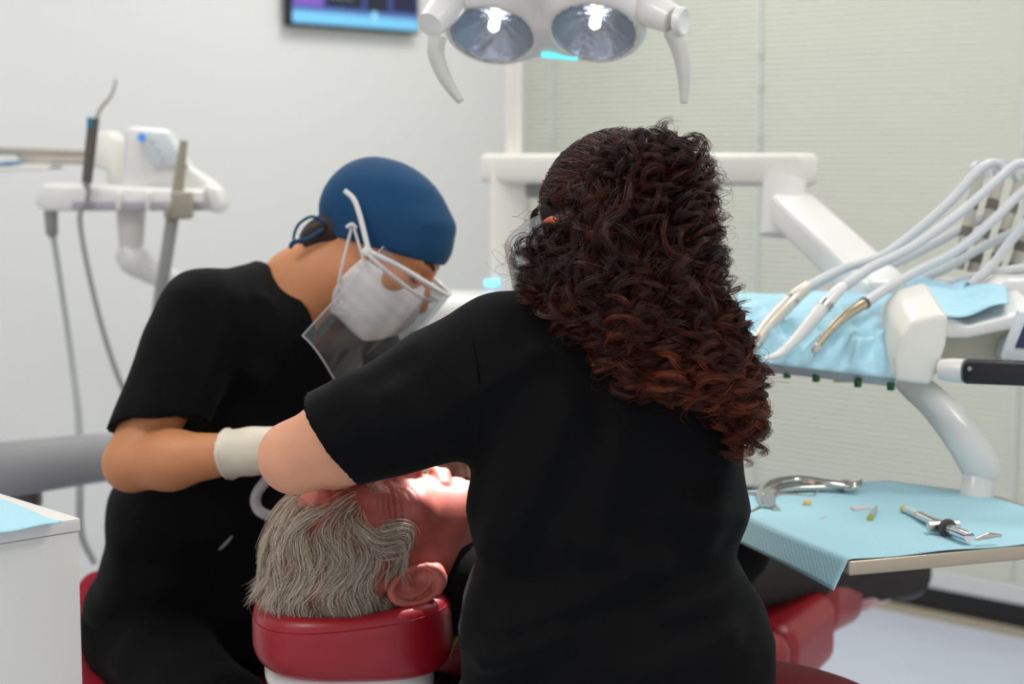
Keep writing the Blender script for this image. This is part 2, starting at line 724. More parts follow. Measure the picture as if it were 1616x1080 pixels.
wall_slab(lw, LEN_L, 0, CEIL, -0.08, 0.0, -0.08).build('wall_left', M_WALL, None, False, kind='structure')
wall_slab(lw, LEN_L, 0.0, 0.07, 0.0, 0.012).build('baseboard_left', M_WALL, None, False, kind='structure')
wall_slab(rw, LEN_R, 0, CEIL, -0.16, -0.08).build('wall_right', M_FRAME, None, False, kind='structure')
wall_slab(rw, LEN_R, 0.016, 0.085, -0.08, -0.012).build('baseboard_right', M_BLACKBASE, None, False, kind='structure')
wall_slab(rw, LEN_R, 0.0, 0.016, -0.08, 0.03).build('trim_1', M_THRESH, None, False, kind='structure')

win = bpy.data.objects.new('window_1', None)
COL.objects.link(win)
worg = rw(1.5, 0.0)
win.location = tuple(worg)
win['org'] = [float(x) for x in worg]
win['kind'] = 'structure'
wall_slab(rw, LEN_R, 0.085, 0.135, -0.08, 0.0).build('bottom_rail', M_FRAME, win, False)
wall_slab(rw, LEN_R, CEIL - 0.06, CEIL, -0.08, 0.0).build('head_rail', M_FRAME, win, False)
b = MB()
pitch = 0.0165
z = 0.137
while z < CEIL - 0.07:
    a0, a1, a2 = rw(0.02, z, -0.036), rw(0.02, z + 0.009, -0.0315), rw(0.02, z + 0.018, -0.042)
    e0, e1, e2 = rw(LEN_R, z, -0.036), rw(LEN_R, z + 0.009, -0.0315), rw(LEN_R, z + 0.018, -0.042)
    b.add([a0, a1, a2, e0, e1, e2], [(0, 3, 4, 1), (1, 4, 5, 2)])
    z += pitch
b.build('blind_slat', M_BLIND, win, True, kind='stuff', fix=False, sharp=0)
M_CORD = mat('white_cord', (220, 223, 216), 0.5)
for s in (0.169, 1.018, 1.886, 2.75, 3.61):
    MB().box(rw(s, 1.4, -0.026), (0.004, 0.009, 2.5), 0.001, axes(NR.tolist() + [0], RD.tolist() + [0], (0, 0, 1))).build('ladder_cord', M_CORD, win)
for s in (0.169, 1.018, 1.886):
    for zz in (1.62, 1.52, 1.37, 1.33):
        MB().box(rw(s + 0.004, zz, -0.021), (0.005, 0.010, 0.03), 0.002, axes(NR.tolist() + [0], RD.tolist() + [0], (0, 0, 1))).build('cord_clip', M_CORD, win)
for s in (0.0, 3.9):
    MB().box(rw(s + 0.02, CEIL / 2 + 0.04, -0.02), (0.06, 0.045, CEIL - 0.1), 0.003, axes(NR.tolist() + [0], RD.tolist() + [0], (0, 0, 1))).build('window_post', M_FRAME, win)

# ------------------------------------------------------------------ wall monitor
def wall_pt(px, py):
    """point of the painted wall seen at a pixel"""
    lo, hi = 2.0, 8.0
    for _ in range(60):
        mid = (lo + hi) / 2
        p = at(px, py, mid)
        if (p[:2] - CORNER) @ NL > 0:
            lo = mid
        else:
            hi = mid
    return at(px, py, lo)


mp = wall_pt(443, 41)
s_mon = float((mp[:2] - CORNER) @ LD)
mw, mh = 0.53, 0.33
mz = mp[2]
ms0 = s_mon - mw
mon = thing('wall_monitor', 'flat wall monitor showing purple and blue windows above a blue taskbar', 'monitor', lw(s_mon - mw / 2, mz, 0.0))
RW = axes((LD[0], LD[1], 0), (NL[0], NL[1], 0), (0, 0, 1))
MB().box(lw(s_mon - mw / 2, mz + mh / 2, 0.028), (mw, 0.03, mh), 0.004, RW).build('housing', mat('monitor_black', (16, 16, 18), 0.35), mon)
MB().box(lw(s_mon - mw / 2, mz + mh / 2, 0.008), (0.16, 0.016, 0.16), 0.004, RW).build('wall_bracket', M_DKGREY, mon)


def scr(name, u0, u1, v0, v1, col, k, lift=0.0):
    """rectangle on the screen: u from the left side, v from the bottom"""
    o = 0.0435 + lift
    p = [lw(s_mon - u, mz + v, o) for u, v in ((u0, v0), (u1, v0), (u1, v1), (u0, v1))]
    b = MB().prism(p, (NL[0] * 0.0006, NL[1] * 0.0006, 0))
    return b.build(name, mat('screen_' + name + '_%d_%d_%d' % col, col, 0.3, emit=col, strength=k * 0.5), mon, False)


scr('screen', 0.008, mw - 0.008, 0.010, mh - 0.008, (52, 70, 130), 0.9)
scr('taskbar', 0.008, mw - 0.008, 0.010, 0.044, (112, 186, 226), 0.9, 0.001)
scr('taskbar_edge', 0.008, mw - 0.008, 0.044, 0.056, (84, 120, 178), 0.9, 0.001)
scr('purple_window', 0.012, 0.128, 0.062, 0.30, (118, 84, 180), 0.8, 0.001)
scr('dark_window', 0.140, 0.285, 0.066, 0.125, (22, 26, 42), 0.8, 0.001)
scr('dark_window', 0.305, 0.395, 0.062, 0.115, (26, 28, 44), 0.8, 0.001)
scr('dark_window', 0.415, 0.515, 0.066, 0.20, (24, 26, 60), 0.8, 0.001)
scr('violet_band', 0.29, 0.515, 0.118, 0.135, (98, 92, 190), 0.8, 0.002)
scr('blue_band', 0.140, 0.285, 0.128, 0.30, (60, 74, 170), 0.8, 0.002)
for u in (0.15, 0.185, 0.22):
    scr('chart_line', u, u + 0.028, 0.088, 0.094, (96, 110, 128), 0.8, 0.003)
scr('taskbar_icon', 0.325, 0.345, 0.03, 0.060, (150, 205, 235), 0.9, 0.003)

# ------------------------------------------------------------------ operating light
LY = 2.45
lc = at(866, 30, LY)
tgt = at(735, 830, 2.08)
ld = nrm(tgt + V(0, -0.10, 0) - lc)             # face of the lamp
lx = nrm(V(1, -0.06, -0.02) - ld * (V(1, -0.06, -0.02) @ ld))   # along the lamp, to the picture's right
lz = np.cross(lx, ld)                           # up the lamp's face
if lz[2] < 0:
    lz = -lz


def lp(u, w, d):
    """lamp point: u along, w up the face, d along the beam"""
    return lc + lx * u + lz * w + ld * d


lamp = thing('operating_light', 'white twin-reflector operating light with two drooping grey handles', 'lamp', lp(0, 0.25, -0.05))
# position of the reflectors on the face
PXM = FPX / LY
RFL = []
for (rx, ry) in ((777, 54), (937, 50)):
    # intersect line of sight with the lamp face plane d = 0
    best = None
    lo_, hi_ = 1.6, 3.4
    for _ in range(60):
        mid = (lo_ + hi_) / 2
        v_ = (at(rx, ry, mid) - lc) @ ld
        v0_ = (at(rx, ry, lo_) - lc) @ ld
        if (v_ > 0) == (v0_ > 0):
            lo_ = mid
        else:
            hi_ = mid
    p = at(rx, ry, lo_)
    RFL.append(((p - lc) @ lx, (p - lc) @ lz))
r_ref = 0.0605


def f_lamp(p):
    q = p - lc
    u, w, d = q @ lx, q @ lz, q @ ld
    um = (RFL[0][0] + RFL[1][0]) / 2
    dd = 1e9
    for (ru, rv) in RFL:
        c = np.stack([u - ru, w - rv, d + 0.028], 1)
        e = np.sqrt(c[:, 0] ** 2 + c[:, 1] ** 2)
        k = np.maximum(e - 0.0585, 0)
        k2 = np.maximum(np.abs(c[:, 2]) - 0.014, 0)
        s1 = np.sqrt(k ** 2 + k2 ** 2) - 0.017
        dd = s1 if np.isscalar(dd) else smin(dd, s1, 0.02)
    brg = rbox(np.stack([u - um, w - (RFL[0][1] + RFL[1][1]) / 2 + 0.022, d + 0.026], 1), (0, 0, 0), (0.045, 0.044, 0.022), 0.018)
    dd = smin(dd, brg, 0.02)
    bod = rbox(np.stack([u - um, w - 0.05, d + 0.045], 1), (0, 0, 0), (0.125, 0.055, 0.032), 0.03)
    dd = smin(dd, bod, 0.03)
    for (ru, rv) in RFL:
        e = np.sqrt((u - ru) ** 2 + (w - rv) ** 2)
        bowl = np.maximum(e - r_ref, -0.034 - d)
        dd = np.maximum(dd, -bowl)
    return dd


ext = 0.24
sdf_obj('lamp_body', f_lamp, lc - ext, lc + ext, 0.004, M_WHITE, lamp)
M_REFL = mat('mirror_reflector', (226, 230, 236), 0.17, metal=0.85, bump=0.9, scale=160)
for i, (ru, rv) in enumerate(RFL):
    o = lp(ru, rv, 0.0)
    prof = [(-0.032 + 0.031 * (k / 10.0) ** 2, 0.004 + (r_ref - 0.005) * k / 10.0) for k in range(11)]
    rb = MB()
    rb.lathe(prof, o, ld, 40, cap=False)
    # ribbed facets
    rb.v = [tuple(np.array(vv) + ld * (0.0012 if ((j % 40) // 2) % 2 else 0.0)) for j, vv in enumerate(rb.v)]
    refl = rb.build('reflector', M_REFL, lamp, True, fix=False, sharp=0)
    MB().lathe([(0.0, r_ref + 0.003), (0.004, r_ref + 0.003), (0.004, r_ref - 0.001), (0.0, r_ref - 0.001)], lp(ru, rv, -0.003), ld, 40, cap=False).build('reflector_rim', M_GREYP, lamp)
    bulb = MB()
    bulb.lathe([(-0.030, 0.004), (-0.022, 0.008), (-0.012, 0.008), (-0.006, 0.003)], o, ld, 16)
    bulb.build('bulb', mat('lit_bulb', (255, 250, 240), 0.3, emit=(240, 246, 255), strength=16.0), lamp)
    MB().lathe([(0.0, r_ref - 0.0005), (0.0012, r_ref - 0.0005)], lp(ru, rv, -0.001), ld, 40).build('cover_glass', M_GLASS, lamp)
    sd = bpy.data.lights.new('operating_beam', 'SPOT')
    sd.energy = 80.0
    sd.spot_size = math.radians(13.5)
    sd.spot_blend = 0.22
    sd.shadow_soft_size = 0.006
    sd.color = (1.0, 0.97, 0.95)
    so = bpy.data.objects.new('operating_beam', sd)
    src = lp(ru, rv, 0.012)
    so.location = src
    so.rotation_euler = (Vector(tgt) - Vector(src)).to_track_quat('-Z', 'Y').to_euler()
    COL.objects.link(so)
um = (RFL[0][0] + RFL[1][0]) / 2
wm = (RFL[0][1] + RFL[1][1]) / 2
# cyan sensor strip on the lower edge
sp = hit(f_lamp, 883, 88, 2.2, 2.9) - V(0, 0.003, 0.001)
MB().box(sp, (0.054, 0.006, 0.010), 0.0025, axes(lx, lz, ld)).build('sensor_strip', mat('cyan_led', (120, 235, 235), 0.3, emit=(110, 230, 235), strength=1.0), lamp)
for (side, knob, pth) in ((-1, (692, 40), [(690, 58), (688, 84), (697, 112), (711, 138), (727, 160)]), (1, (1050, 32), [(1060, 48), (1072, 76), (1078, 106), (1080, 136), (1079, 162)])):
    k = at(knob[0], knob[1], LY - 0.03 if side < 0 else LY - 0.05)
    base = lp(um + side * 0.130, wm + 0.028, -0.045)
    MB().tube(spl([base, (base + k) / 2 + V(0, 0, 0.004), k + V(side * 0.012, 0, 0)], 12), [0.026, 0.027, 0.025, 0.020], 20).build('handle_hub', M_WHITE, lamp)
    P = [at(x, y, (LY - 0.045) - 0.0004 * i * i) for i, (x, y) in enumerate(pth)]
    MB().tube(spl(P, 24), [0.017, 0.0165, 0.015, 0.013, 0.010, 0.007], 18, flat=(0.75, (0, -1, 0))).build('handle', mat('handle_grey', (205, 205, 198), 0.4), lamp)
    if side > 0:
        MB().lathe([(0, 0.020), (0.01, 0.020), (0.012, 0.017), (0.008, 0.012), (0.008, 0.001)], at(1068, 33, LY - 0.055), nrm(V(1, -0.55, -0.1)), 24).build('hub_cap', M_WHITE, lamp)
# yoke up to the arm, and the arm back to the pole (above the picture)
pole_xy = at(811, 200, 3.42)[:2]
top = lp(um, 0.20, -0.06)
MB().tube(spl([lp(um, wm + 0.08, -0.05), lp(um, 0.15, -0.06), top], 12), 0.022, 16).build('yoke', M_WHITE, lamp)
MB().tube(spl([top, top + V(-0.02, 0.15, 0.08), V(pole_xy[0] + 0.02, pole_xy[1] - 0.35, 2.02), V(pole_xy[0], pole_xy[1], 2.08)], 30), [0.024, 0.026, 0.026, 0.022], 16).build('spring_arm', M_WHITE, lamp)

# ------------------------------------------------------------------ dental unit behind: column, pole, cross arm
UY = 3.42
cu = at(803, 400, UY)
unit = thing('dental_unit', 'white dental unit column with cross arm and lamp pole behind the standing hair', 'dental unit', (cu[0], cu[1], 0.0))
unit['label'] = 'white dental unit column with long cross arm and slim lamp pole'
z0 = at(800, 247, UY)[2]
pz = float(z0)
MB().tube([V(pole_xy[0], pole_xy[1], pz - 0.1), V(pole_xy[0], pole_xy[1], 2.1)], 0.0165, 20).build('lamp_pole', M_WARMW, unit)
x0, x1 = at(774, 300, UY)[0], at(836, 300, UY)[0]
MB().box(((x0 + x1) / 2, UY, (pz + 0.35) / 2), (x1 - x0, 0.09, pz - 0.35), 0.012).build('column', M_WARMW, unit)
pa, pb = at(785, 266, UY), at(1262, 268, 3.0)
dirn = nrm(pb - pa)
side = nrm(np.cross(dirn, V(0, 0, 1)))
mid = (pa + pb) / 2
MB().box(mid, (float(np.linalg.norm(pb - pa)) + 0.04, 0.075, 0.058), 0.012, axes(dirn, side, np.cross(side * -1, dirn) * -1)).build('cross_arm', M_WARMW, unit)
ga = at(850, 300, UY - 0.02)
MB().box(ga, (0.06, 0.05, 0.03), 0.006).build('arm_bracket', M_GREYP, unit)
j = at(1236, 330, 2.98)
MB().tube([at(1238, 285, 2.99), at(1232, 372, 2.97)], [0.038, 0.04, 0.036], 24).build('arm_joint', M_WHITE, unit)
la, lb = at(1255, 335, 2.95), at(1392, 462, 2.62)
dl = nrm(lb - la)
sl = nrm(np.cross(dl, V(0, 0, 1)))
MB().box((la + lb) / 2, (float(np.linalg.norm(lb - la)) + 0.06, 0.082, 0.055), 0.014, axes(dl, sl, np.cross(sl, dl) * 1.0)).build('lower_arm', M_WHITE, unit)
# unit housing behind the assistant, with a blue glow strip
ub = at(668, 470, 3.15)
MB().box((ub[0] + 0.02, 3.25, (ub[2] + 0.25) / 2), (0.27, 0.22, ub[2] - 0.25), 0.03, None, 4).build('housing', M_WHITE, unit)
MB().box((cu[0] + 0.01, 3.34, 0.3), (0.2, 0.3, 0.6), 0.03).build('pedestal', M_WHITE, unit)
M_BLED = mat('blue_led', (120, 205, 255), 0.3, emit=(110, 200, 255), strength=2.2)
lb1 = at(600, 572, 3.13)
MB().box(lb1, (0.075, 0.012, 0.022), 0.004).build('light_strip', M_BLED, unit)
MB().box(at(776, 447, UY - 0.052), (0.030, 0.012, 0.014), 0.004).build('light_strip', M_BLED, unit)

# ------------------------------------------------------------------ delivery table with draped instruments
dcen = at(1300, 595, 2.38)
deliv = thing('delivery_table', 'white swing-arm delivery table with end panel and green plugs', 'dental unit', (dcen[0], dcen[1], dcen[2] - 0.05))
F0, F1 = at(1150, 566, 2.46), at(1418, 596, 2.34)         # front lower edge
B0, B1 = at(1168, 470, 2.66), at(1500, 470, 2.52)         # rear upper edge
fe = F1 - F0
MB().prism([F0, F1, F1 + V(0, 0.03, -0.018), F0 + V(0, 0.03, -0.018)], V(0, 0.012, 0.010), 0.003).build('front_rail', mat('table_grey', (186, 190, 194), 0.4), deliv)
MB().prism([F0 + V(0, 0.01, -0.004), F1 + V(0, 0.01, -0.004), B1 + V(0, 0, -0.01), B0 + V(0, 0, -0.01)], V(0, 0.008, -0.007), 0.002).build('table_bed', M_WHITE, deliv)
for (px, py) in ((1242, 592), (1288, 598), (1354, 606), (1406, 611)):
    p = at(px, py - 7, 2.445 - 0.0006 * (px - 1242))
    MB().lathe([(0, 0.0055), (0.010, 0.0055), (0.011, 0.0045)], p, V(0, 0, -1), 16).build('green_plug', M_GREEN, deliv, label='green plug')
MB().box(at(1332, 600, 2.43), (0.03, 0.01, 0.006), 0.001).build('yellow_tab', mat('yellow_tab', (196, 188, 120), 0.5), deliv)
# end panel
ep = [(1412, 603), (1410, 566), (1420, 530), (1442, 506), (1487, 494), (1497, 500), (1494, 545), (1474, 600), (1466, 610)]
MB().prism([at(x, y, 2.31) for x, y in ep], V(0.012, 0.17, 0.03), 0.007).build('end_panel', M_WARMW, deliv)
# rear plate behind the handle and the top rail
rp_ = [(1488, 530), (1600, 498), (1640, 500), (1640, 586), (1476, 592)]
MB().prism([at(x, y, 2.40) for x, y in rp_], V(0, 0.05, 0), 0.006).build('side_plate', mat('beige_plate', (206, 196, 176), 0.45), deliv)
MB().prism([at(x, y, 2.34) for x, y in ((1488, 497), (1528, 515), (1640, 487), (1640, 512), (1528, 535), (1492, 535))], V(0, 0.1, 0.02), 0.005).build('top_rail', M_WHITE, deliv)
MB().prism([at(x, y, 2.50) for x, y in ((1500, 500), (1640, 478), (1660, 440), (1590, 440))], V(0, 0.12, 0.0), 0.006).build('rear_shelf', M_WHITE, deliv)
hp0, hp1, hp2 = at(1484, 583, 2.31), at(1522, 586, 2.29), at(1680, 592, 2.25)
MB().tube([hp0, (hp0 + hp1) / 2, hp1], [0.014, 0.0165, 0.0165], 20).build('handle_socket', M_WHITE, deliv)
dh = nrm(hp2 - hp1)
MB().box((hp1 + hp2) / 2, (float(np.linalg.norm(hp2 - hp1)), 0.034, 0.031), 0.004, axes(dh, nrm(np.cross(V(0, 0, 1), dh)), nrm(np.cross(dh, np.cross(V(0, 0, 1), dh))))).build('grip', M_BLKGRIP, deliv)
MB().lathe([(0, 0.003), (0.001, 0.003)], at(1530, 582, 2.268), V(0, -1, 0), 12).build('grip_screw', M_GREYP, deliv)
MB().lathe([(0, 0.03), (0.02, 0.03), (0.022, 0.028)], at(1606, 556, 2.39), V(0, -1, 0.1), 28).build('pivot_disc', M_LGREY, deliv)
# tablet
tb = thing('control_tablet', 'tilted white control tablet with dark screen at the edge of the delivery table', 'tablet', at(1640, 575, 2.30))
tp = [(1581, 570), (1610, 492), (1720, 486), (1700, 578)]
MB().prism([at(x, y, 2.30) for x, y in tp], V(0, 0.014, 0.004), 0.003).build('frame', mat('tablet_white', (222, 228, 232), 0.35), tb)
MB().prism([at(x, y, 2.298) for x, y in ((1602, 549), (1622, 500), (1702, 497), (1690, 553))], V(0, 0.003, 0), 0.0005).build('screen', mat('tablet_screen', (28, 36, 66), 0.15, emit=(24, 34, 70), strength=0.5), tb)
# drape over the bed
def bed(u, v):
    return (F0 * (1 - u) + F1 * u) * (1 - v) + (B0 * (1 - u) + B1 * u) * v


def ridge(x):
    return 1 - abs(math.sin(x))


def drape(u, v):
    a, c = u * 1.03 - 0.01, v * 1.30 - 0.04
    cc = max(0.0, min(c, 1.0))
    p = bed(a, min(c, 1.0)) + V(0, 0, 0.008 + 0.030 * (cc ** 0.5 - cc))
    w = max(0.0, 1 - v * 1.25) * min(1.0, v / 0.12)
    rip = 0.026 * w * ridge(u * 7.5 + v * 3.2 + 0.5) ** 2 + 0.020 * w * ridge(u * 12 - v * 5 + 1.1) ** 3 + 0.008 * w * ridge(u * 21 + v * 9) ** 2
    p = p + V(0, -0.55, 0.83) * (rip + 0.003 * math.sin(u * 13 + v * 11) * min(1, v * 4))
    if c > 1.0:
        p = p + V(0.02, 0.10, -0.02) * (c - 1.0) / 0.26
    if u > 0.80:
        k = (u - 0.80) / 0.20
        p = p + V(0.02, 0, 0.026) * k * k * min(1, v * 2.2) + V(0, 0, 0.010) * k * math.sin(v * 7) * min(1, v * 4)
    if v < 0.10:
        p = p + V(0, -0.010, -0.004) * (1 - v / 0.10)
    return p


MB().sheet(drape, 70, 36, 0.0012).build('blue_drape', M_DRAPE, None, label='creased pale blue plastic drape over the delivery table', cat='drape', sharp=0)
# wing of the drape lying on the end panel towards the tablet


def wingf(u, v):
    a = at(1448, 510 - 8 * v, 2.33 + 0.12 * v) * (1 - u) + at(1592, 482, 2.34) * u
    c = at(1418, 437, 2.56) * (1 - u) + at(1588, 455, 2.50) * u
    return a * (1 - v) + c * v + V(0, 0, 1) * (0.010 * math.sin(v * 3.14) * (1 - 0.5 * u) + 0.004 * math.sin(u * 9))


MB().sheet(wingf, 30, 12, 0.0014).build('drape_wing', M_DRAPE, None, label='folded flap of blue drape lying beside the white end panel', cat='drape', sharp=0)

# handpieces with hoses running up to the whip rods
HOSES = [
    dict(name='slim', label='ivory motor handpiece lying beside the long curls', body=[(1188, 546), (1214, 512), (1252, 472), (1276, 452)], r=[0.0085, 0.0115, 0.011, 0.009], tail=[(1276, 452), (1330, 425), (1390, 405), (1440, 370), (1500, 318), (1545, 268), (1572, 258), (1590, 275)], kind='plain', Y=(2.44, 2.50, 2.62)),
    dict(name='scaler', label='white handpiece with a thin angled tip in the middle of the drape', body=[(1206, 567), (1232, 558), (1262, 530), (1292, 494), (1318, 464), (1336, 448)], r=[0.0025, 0.006, 0.0085, 0.0105, 0.009, 0.007], tail=[(1336, 448), (1372, 424), (1440, 390), (1510, 340), (1562, 295), (1600, 262), (1625, 258)], kind='tip', Y=(2.38, 2.46, 2.60)),
    dict(name='angle', label='steel contra-angle handpiece with a square head on the drape', body=[(1290, 546), (1312, 520), (1338, 496), (1366, 478)], r=[0.0050, 0.0062, 0.0078, 0.0085], tail=[(1366, 478), (1394, 458), (1440, 432), (1510, 395), (1570, 345), (1616, 300), (1650, 280)], kind='angle', Y=(2.36, 2.43, 2.58)),
]
for hd in HOSES:
    n = len(hd['body'])
    P = [at(x, y, hd['Y'][0] + (hd['Y'][1] - hd['Y'][0]) * i / (n - 1)) for i, (x, y) in enumerate(hd['body'])]
    t = thing('dental_handpiece', hd['label'], 'handpiece', P[0])
    S = spl(P, 24)
    m_ = {'plain': mat('ivory_metal', (226, 216, 200), 0.3, metal=0.3), 'tip': M_WHITE, 'angle': mat('champagne_steel', (200, 184, 158), 0.22, metal=1.0)}[hd['kind']]
    MB().tube(S, hd['r'], 18).build('body', m_, t)
    k = int(len(S) * 0.62)
    MB().tube(S[k:k + 2] if hd['kind'] != 'angle' else S[-2:], 0.0112 if hd['kind'] != 'angle' else 0.0092, 18).build('collar', M_STEEL if hd['kind'] != 'angle' else M_DKGREY, t)
    if hd['kind'] == 'angle':
        hc = at(1288, 550, hd['Y'][0])
        MB().box(hc, (0.011, 0.012, 0.014), 0.002, Matrix.Rotation(0.5, 3, 'Y')).build('head', M_STEEL, t)
        MB().tube([hc, hc + V(-0.003, -0.001, -0.012)], 0.0012, 8).build('bur', M_STEEL, t)
    n = len(hd['tail'])
    T = [at(x, y, hd['Y'][1] + (hd['Y'][2] - hd['Y'][1]) * min(1, i / (n - 2))) for i, (x, y) in enumerate(hd['tail'])]
    rr = 0.0072
    MB().tube(spl([P[-1] * 0.8 + P[-2] * 0.2] + T[1:2], 6), [0.0085, rr], 14).build('hose_sleeve', M_LGREY, t)
    hose = spl(T, 48)
    MB().tube(hose, [rr] * 6 + [rr], 14).build('hose', M_LGREY, t)
# two more hoses that lie on the rods and run out of the picture
for lab, pts, Ya, Yb in (('pale grey hose resting behind the drape, lower of the loose hoses', [(1448, 462), (1500, 448), (1560, 432), (1640, 420)], 2.62, 2.60),
                         ('pale grey hose crossing the whip rods towards the tablet', [(1530, 452), (1565, 420), (1600, 375), (1650, 320)], 2.56, 2.60),
                         ('pale grey hose sloping under the contra-angle hose', [(1420, 452), (1490, 425), (1560, 385), (1640, 350)], 2.64, 2.64),
                         ('pale grey hose between the two upper hoses near the rods', [(1340, 440), (1430, 408), (1520, 360), (1580, 330)], 2.66, 2.68)):
    n = len(pts)
    P = [at(x, y, Ya + (Yb - Ya) * i / (n - 1)) for i, (x, y) in enumerate(pts)]
    MB().tube(spl(P, 30), 0.0072, 14).build('instrument_hose', M_LGREY, None, label=lab, cat='hose', group='hoses of the delivery table')
# whip rods
M_ROD = mat('whip_rod_beige', (190, 185, 172), 0.45)
M_INSET = mat('rod_inset_brown', (116, 110, 98), 0.5)
wr = thing('whip_rod_rack', 'row of slanted beige whip rods carrying the hoses', 'rod rack', at(1545, 470, 2.66))
for (tx, ty, bx_, by_) in ((1546, 270, 1512, 425), (1582, 268, 1534, 430), (1612, 275, 1566, 432), (1640, 300, 1592, 445)):
    a, c = at(tx, ty, 2.68), at(bx_, by_, 2.66)
    rod = MB().tube([a, c], [0.0085, 0.0095], 12).build('rod', M_ROD, wr)
    MB().lathe([(-0.006, 0.006), (-0.006, 0.016), (0.006, 0.016), (0.006, 0.006)], a, V(0.4, -0.9, 0.1), 20).build('roller', M_LGREY, rod)
    for q in (0.34, 0.62, 0.86):
        w_ = a * (1 - q) + c * q
        MB().tube([w_ + (a - c) * 0.05, w_ - (a - c) * 0.05], 0.0098, 12).build('rod_inset', M_INSET, rod)
MB().box(at(1560, 455, 2.66), (0.20, 0.05, 0.03), 0.006).build('rod_base', M_WHITE, wr)

# ------------------------------------------------------------------ instrument tray and its arm
TZ = 0.83
A_, B_, C_, D_ = atz(1346, 886, TZ), atz(1660, 858, TZ), atz(1480, 768, TZ), atz(1225, 750, TZ)
ex = nrm(B_ - A_)
ey = nrm(V(-ex[1], ex[0], 0))
tw = 0.40
tdp = 0.42
t0 = A_ - ex * 0.005
tray = thing('instrument_tray', 'flat metal instrument tray on a curved white arm beside the standing dentist', 'tray', (t0 + ex * tw / 2 + ey * tdp / 2) - V(0, 0, 0.02))
tray['label'] = 'flat beige-edged metal instrument tray held by a curved white arm'


def tr(u, v, dz=0.0):
    return t0 + ex * u + ey * v + V(0, 0, dz)


MB().prism([tr(0, 0, -0.018), tr(tw, 0, -0.018), tr(tw, tdp * 0.72, -0.018), tr(tw * 0.80, tdp, -0.018), tr(0, tdp, -0.018)], (0, 0, 0.018), 0.003).build('tray_plate', M_BRUSH, tray)
# arm: post on the tray, sweep up and back to the underside of the delivery table
p_top = at(1546, 752, 2.36)
MB().tube([at(1540, 806, 2.34), at(1541, 790, 2.34), p_top], [0.0235, 0.0235, 0.0235], 24).build('arm_post', M_WHITE, tray)
MB().tube([at(1541, 800, 2.34), at(1541, 798, 2.34)], 0.0245, 24).build('post_ring', M_LGREY, tray)
AP = spl([at(1550, 755, 2.36), at(1546, 735, 2.36), at(1520, 690, 2.37), at(1478, 640, 2.40), at(1440, 606, 2.44), at(1425, 590, 2.46)], 30)
MB().tube(AP, [0.024, 0.030, 0.030, 0.026, 0.024, 0.022], 22, flat=(0.9, (0, -1, 0.3))).build('swing_arm', M_WHITE, tray)

# napkin on the tray with a hanging corner
napA, napB = 0.36, 0.43


def napkin(u, v):
    # lies on the tray, its left border runs past the tray edge and hangs
    a, c = -0.052 + u * 0.43, 0.002 + v * 0.412
    if a > tw * 0.78:
        c = min(c, tdp - 0.008 - (a - tw * 0.78) * 1.55)
    zz = 0.0018 + 0.0010 * math.sin(u * 18 + v * 7) + 0.004 * max(0, math.sin(v * 9 + u * 3)) * v * v
    dz = 0.0
    if a < 0:
        over = -a
        dz = -over * 0.66 * (1 - 0.3 * v)
        c += -0.10 * over * (1 - v)
        a = a * 0.42
    if v > 0.9 and u < 0.6:
        zz += 0.005 * (v - 0.9) / 0.1 * (1 + math.sin(u * 14)) * (1 - u / 0.6)
    return tr(a, c, zz + dz)


MB().sheet(napkin, 60, 50, 0.0009).build('paper_napkin', M_PAPER, None, label='pale blue paper napkin spread over the instrument tray', cat='napkin', sharp=0)


def tp_(px, py, up=0.004):
    return atz(px, py, TZ + up)


# extraction forceps
fz = 0.012
t = thing('extraction_forceps', 'steel extraction forceps with curved handles and bent beak', 'forceps', tp_(1270, 775))
h1 = spl([tp_(1208, 800, 0.006), tp_(1203, 780, 0.010), tp_(1218, 764, 0.016), tp_(1256, 757, 0.018), tp_(1300, 762, 0.016), tp_(1332, 767, 0.012)], 30)
MB().tube(h1, [0.004, 0.0058, 0.0065, 0.006, 0.0055, 0.006], 14, flat=(1.4, (0, 0, 1))).build('handle', M_STEEL, t)
h2 = spl([tp_(1226, 806, 0.004), tp_(1212, 792, 0.006), tp_(1216, 778, 0.008), tp_(1246, 771, 0.010), tp_(1296, 769, 0.010), tp_(1332, 768, 0.010)], 30)
MB().tube(h2, [0.004, 0.0055, 0.006, 0.0055, 0.005, 0.006], 14, flat=(1.4, (0, 0, 1))).build('handle', M_STEEL, t)
MB().lathe([(-0.007, 0.0075), (0.007, 0.0075), (0.008, 0.006)], tp_(1334, 767, 0.010), V(0, 0, 1), 20).build('joint', M_STEEL, t)
for dy in (0, 4):
    MB().tube(spl([tp_(1334, 766 + dy, 0.011), tp_(1348, 766 + dy, 0.012), tp_(1359, 760 + dy, 0.016)], 10), [0.006, 0.005, 0.003], 12).build('beak', M_STEEL, t)
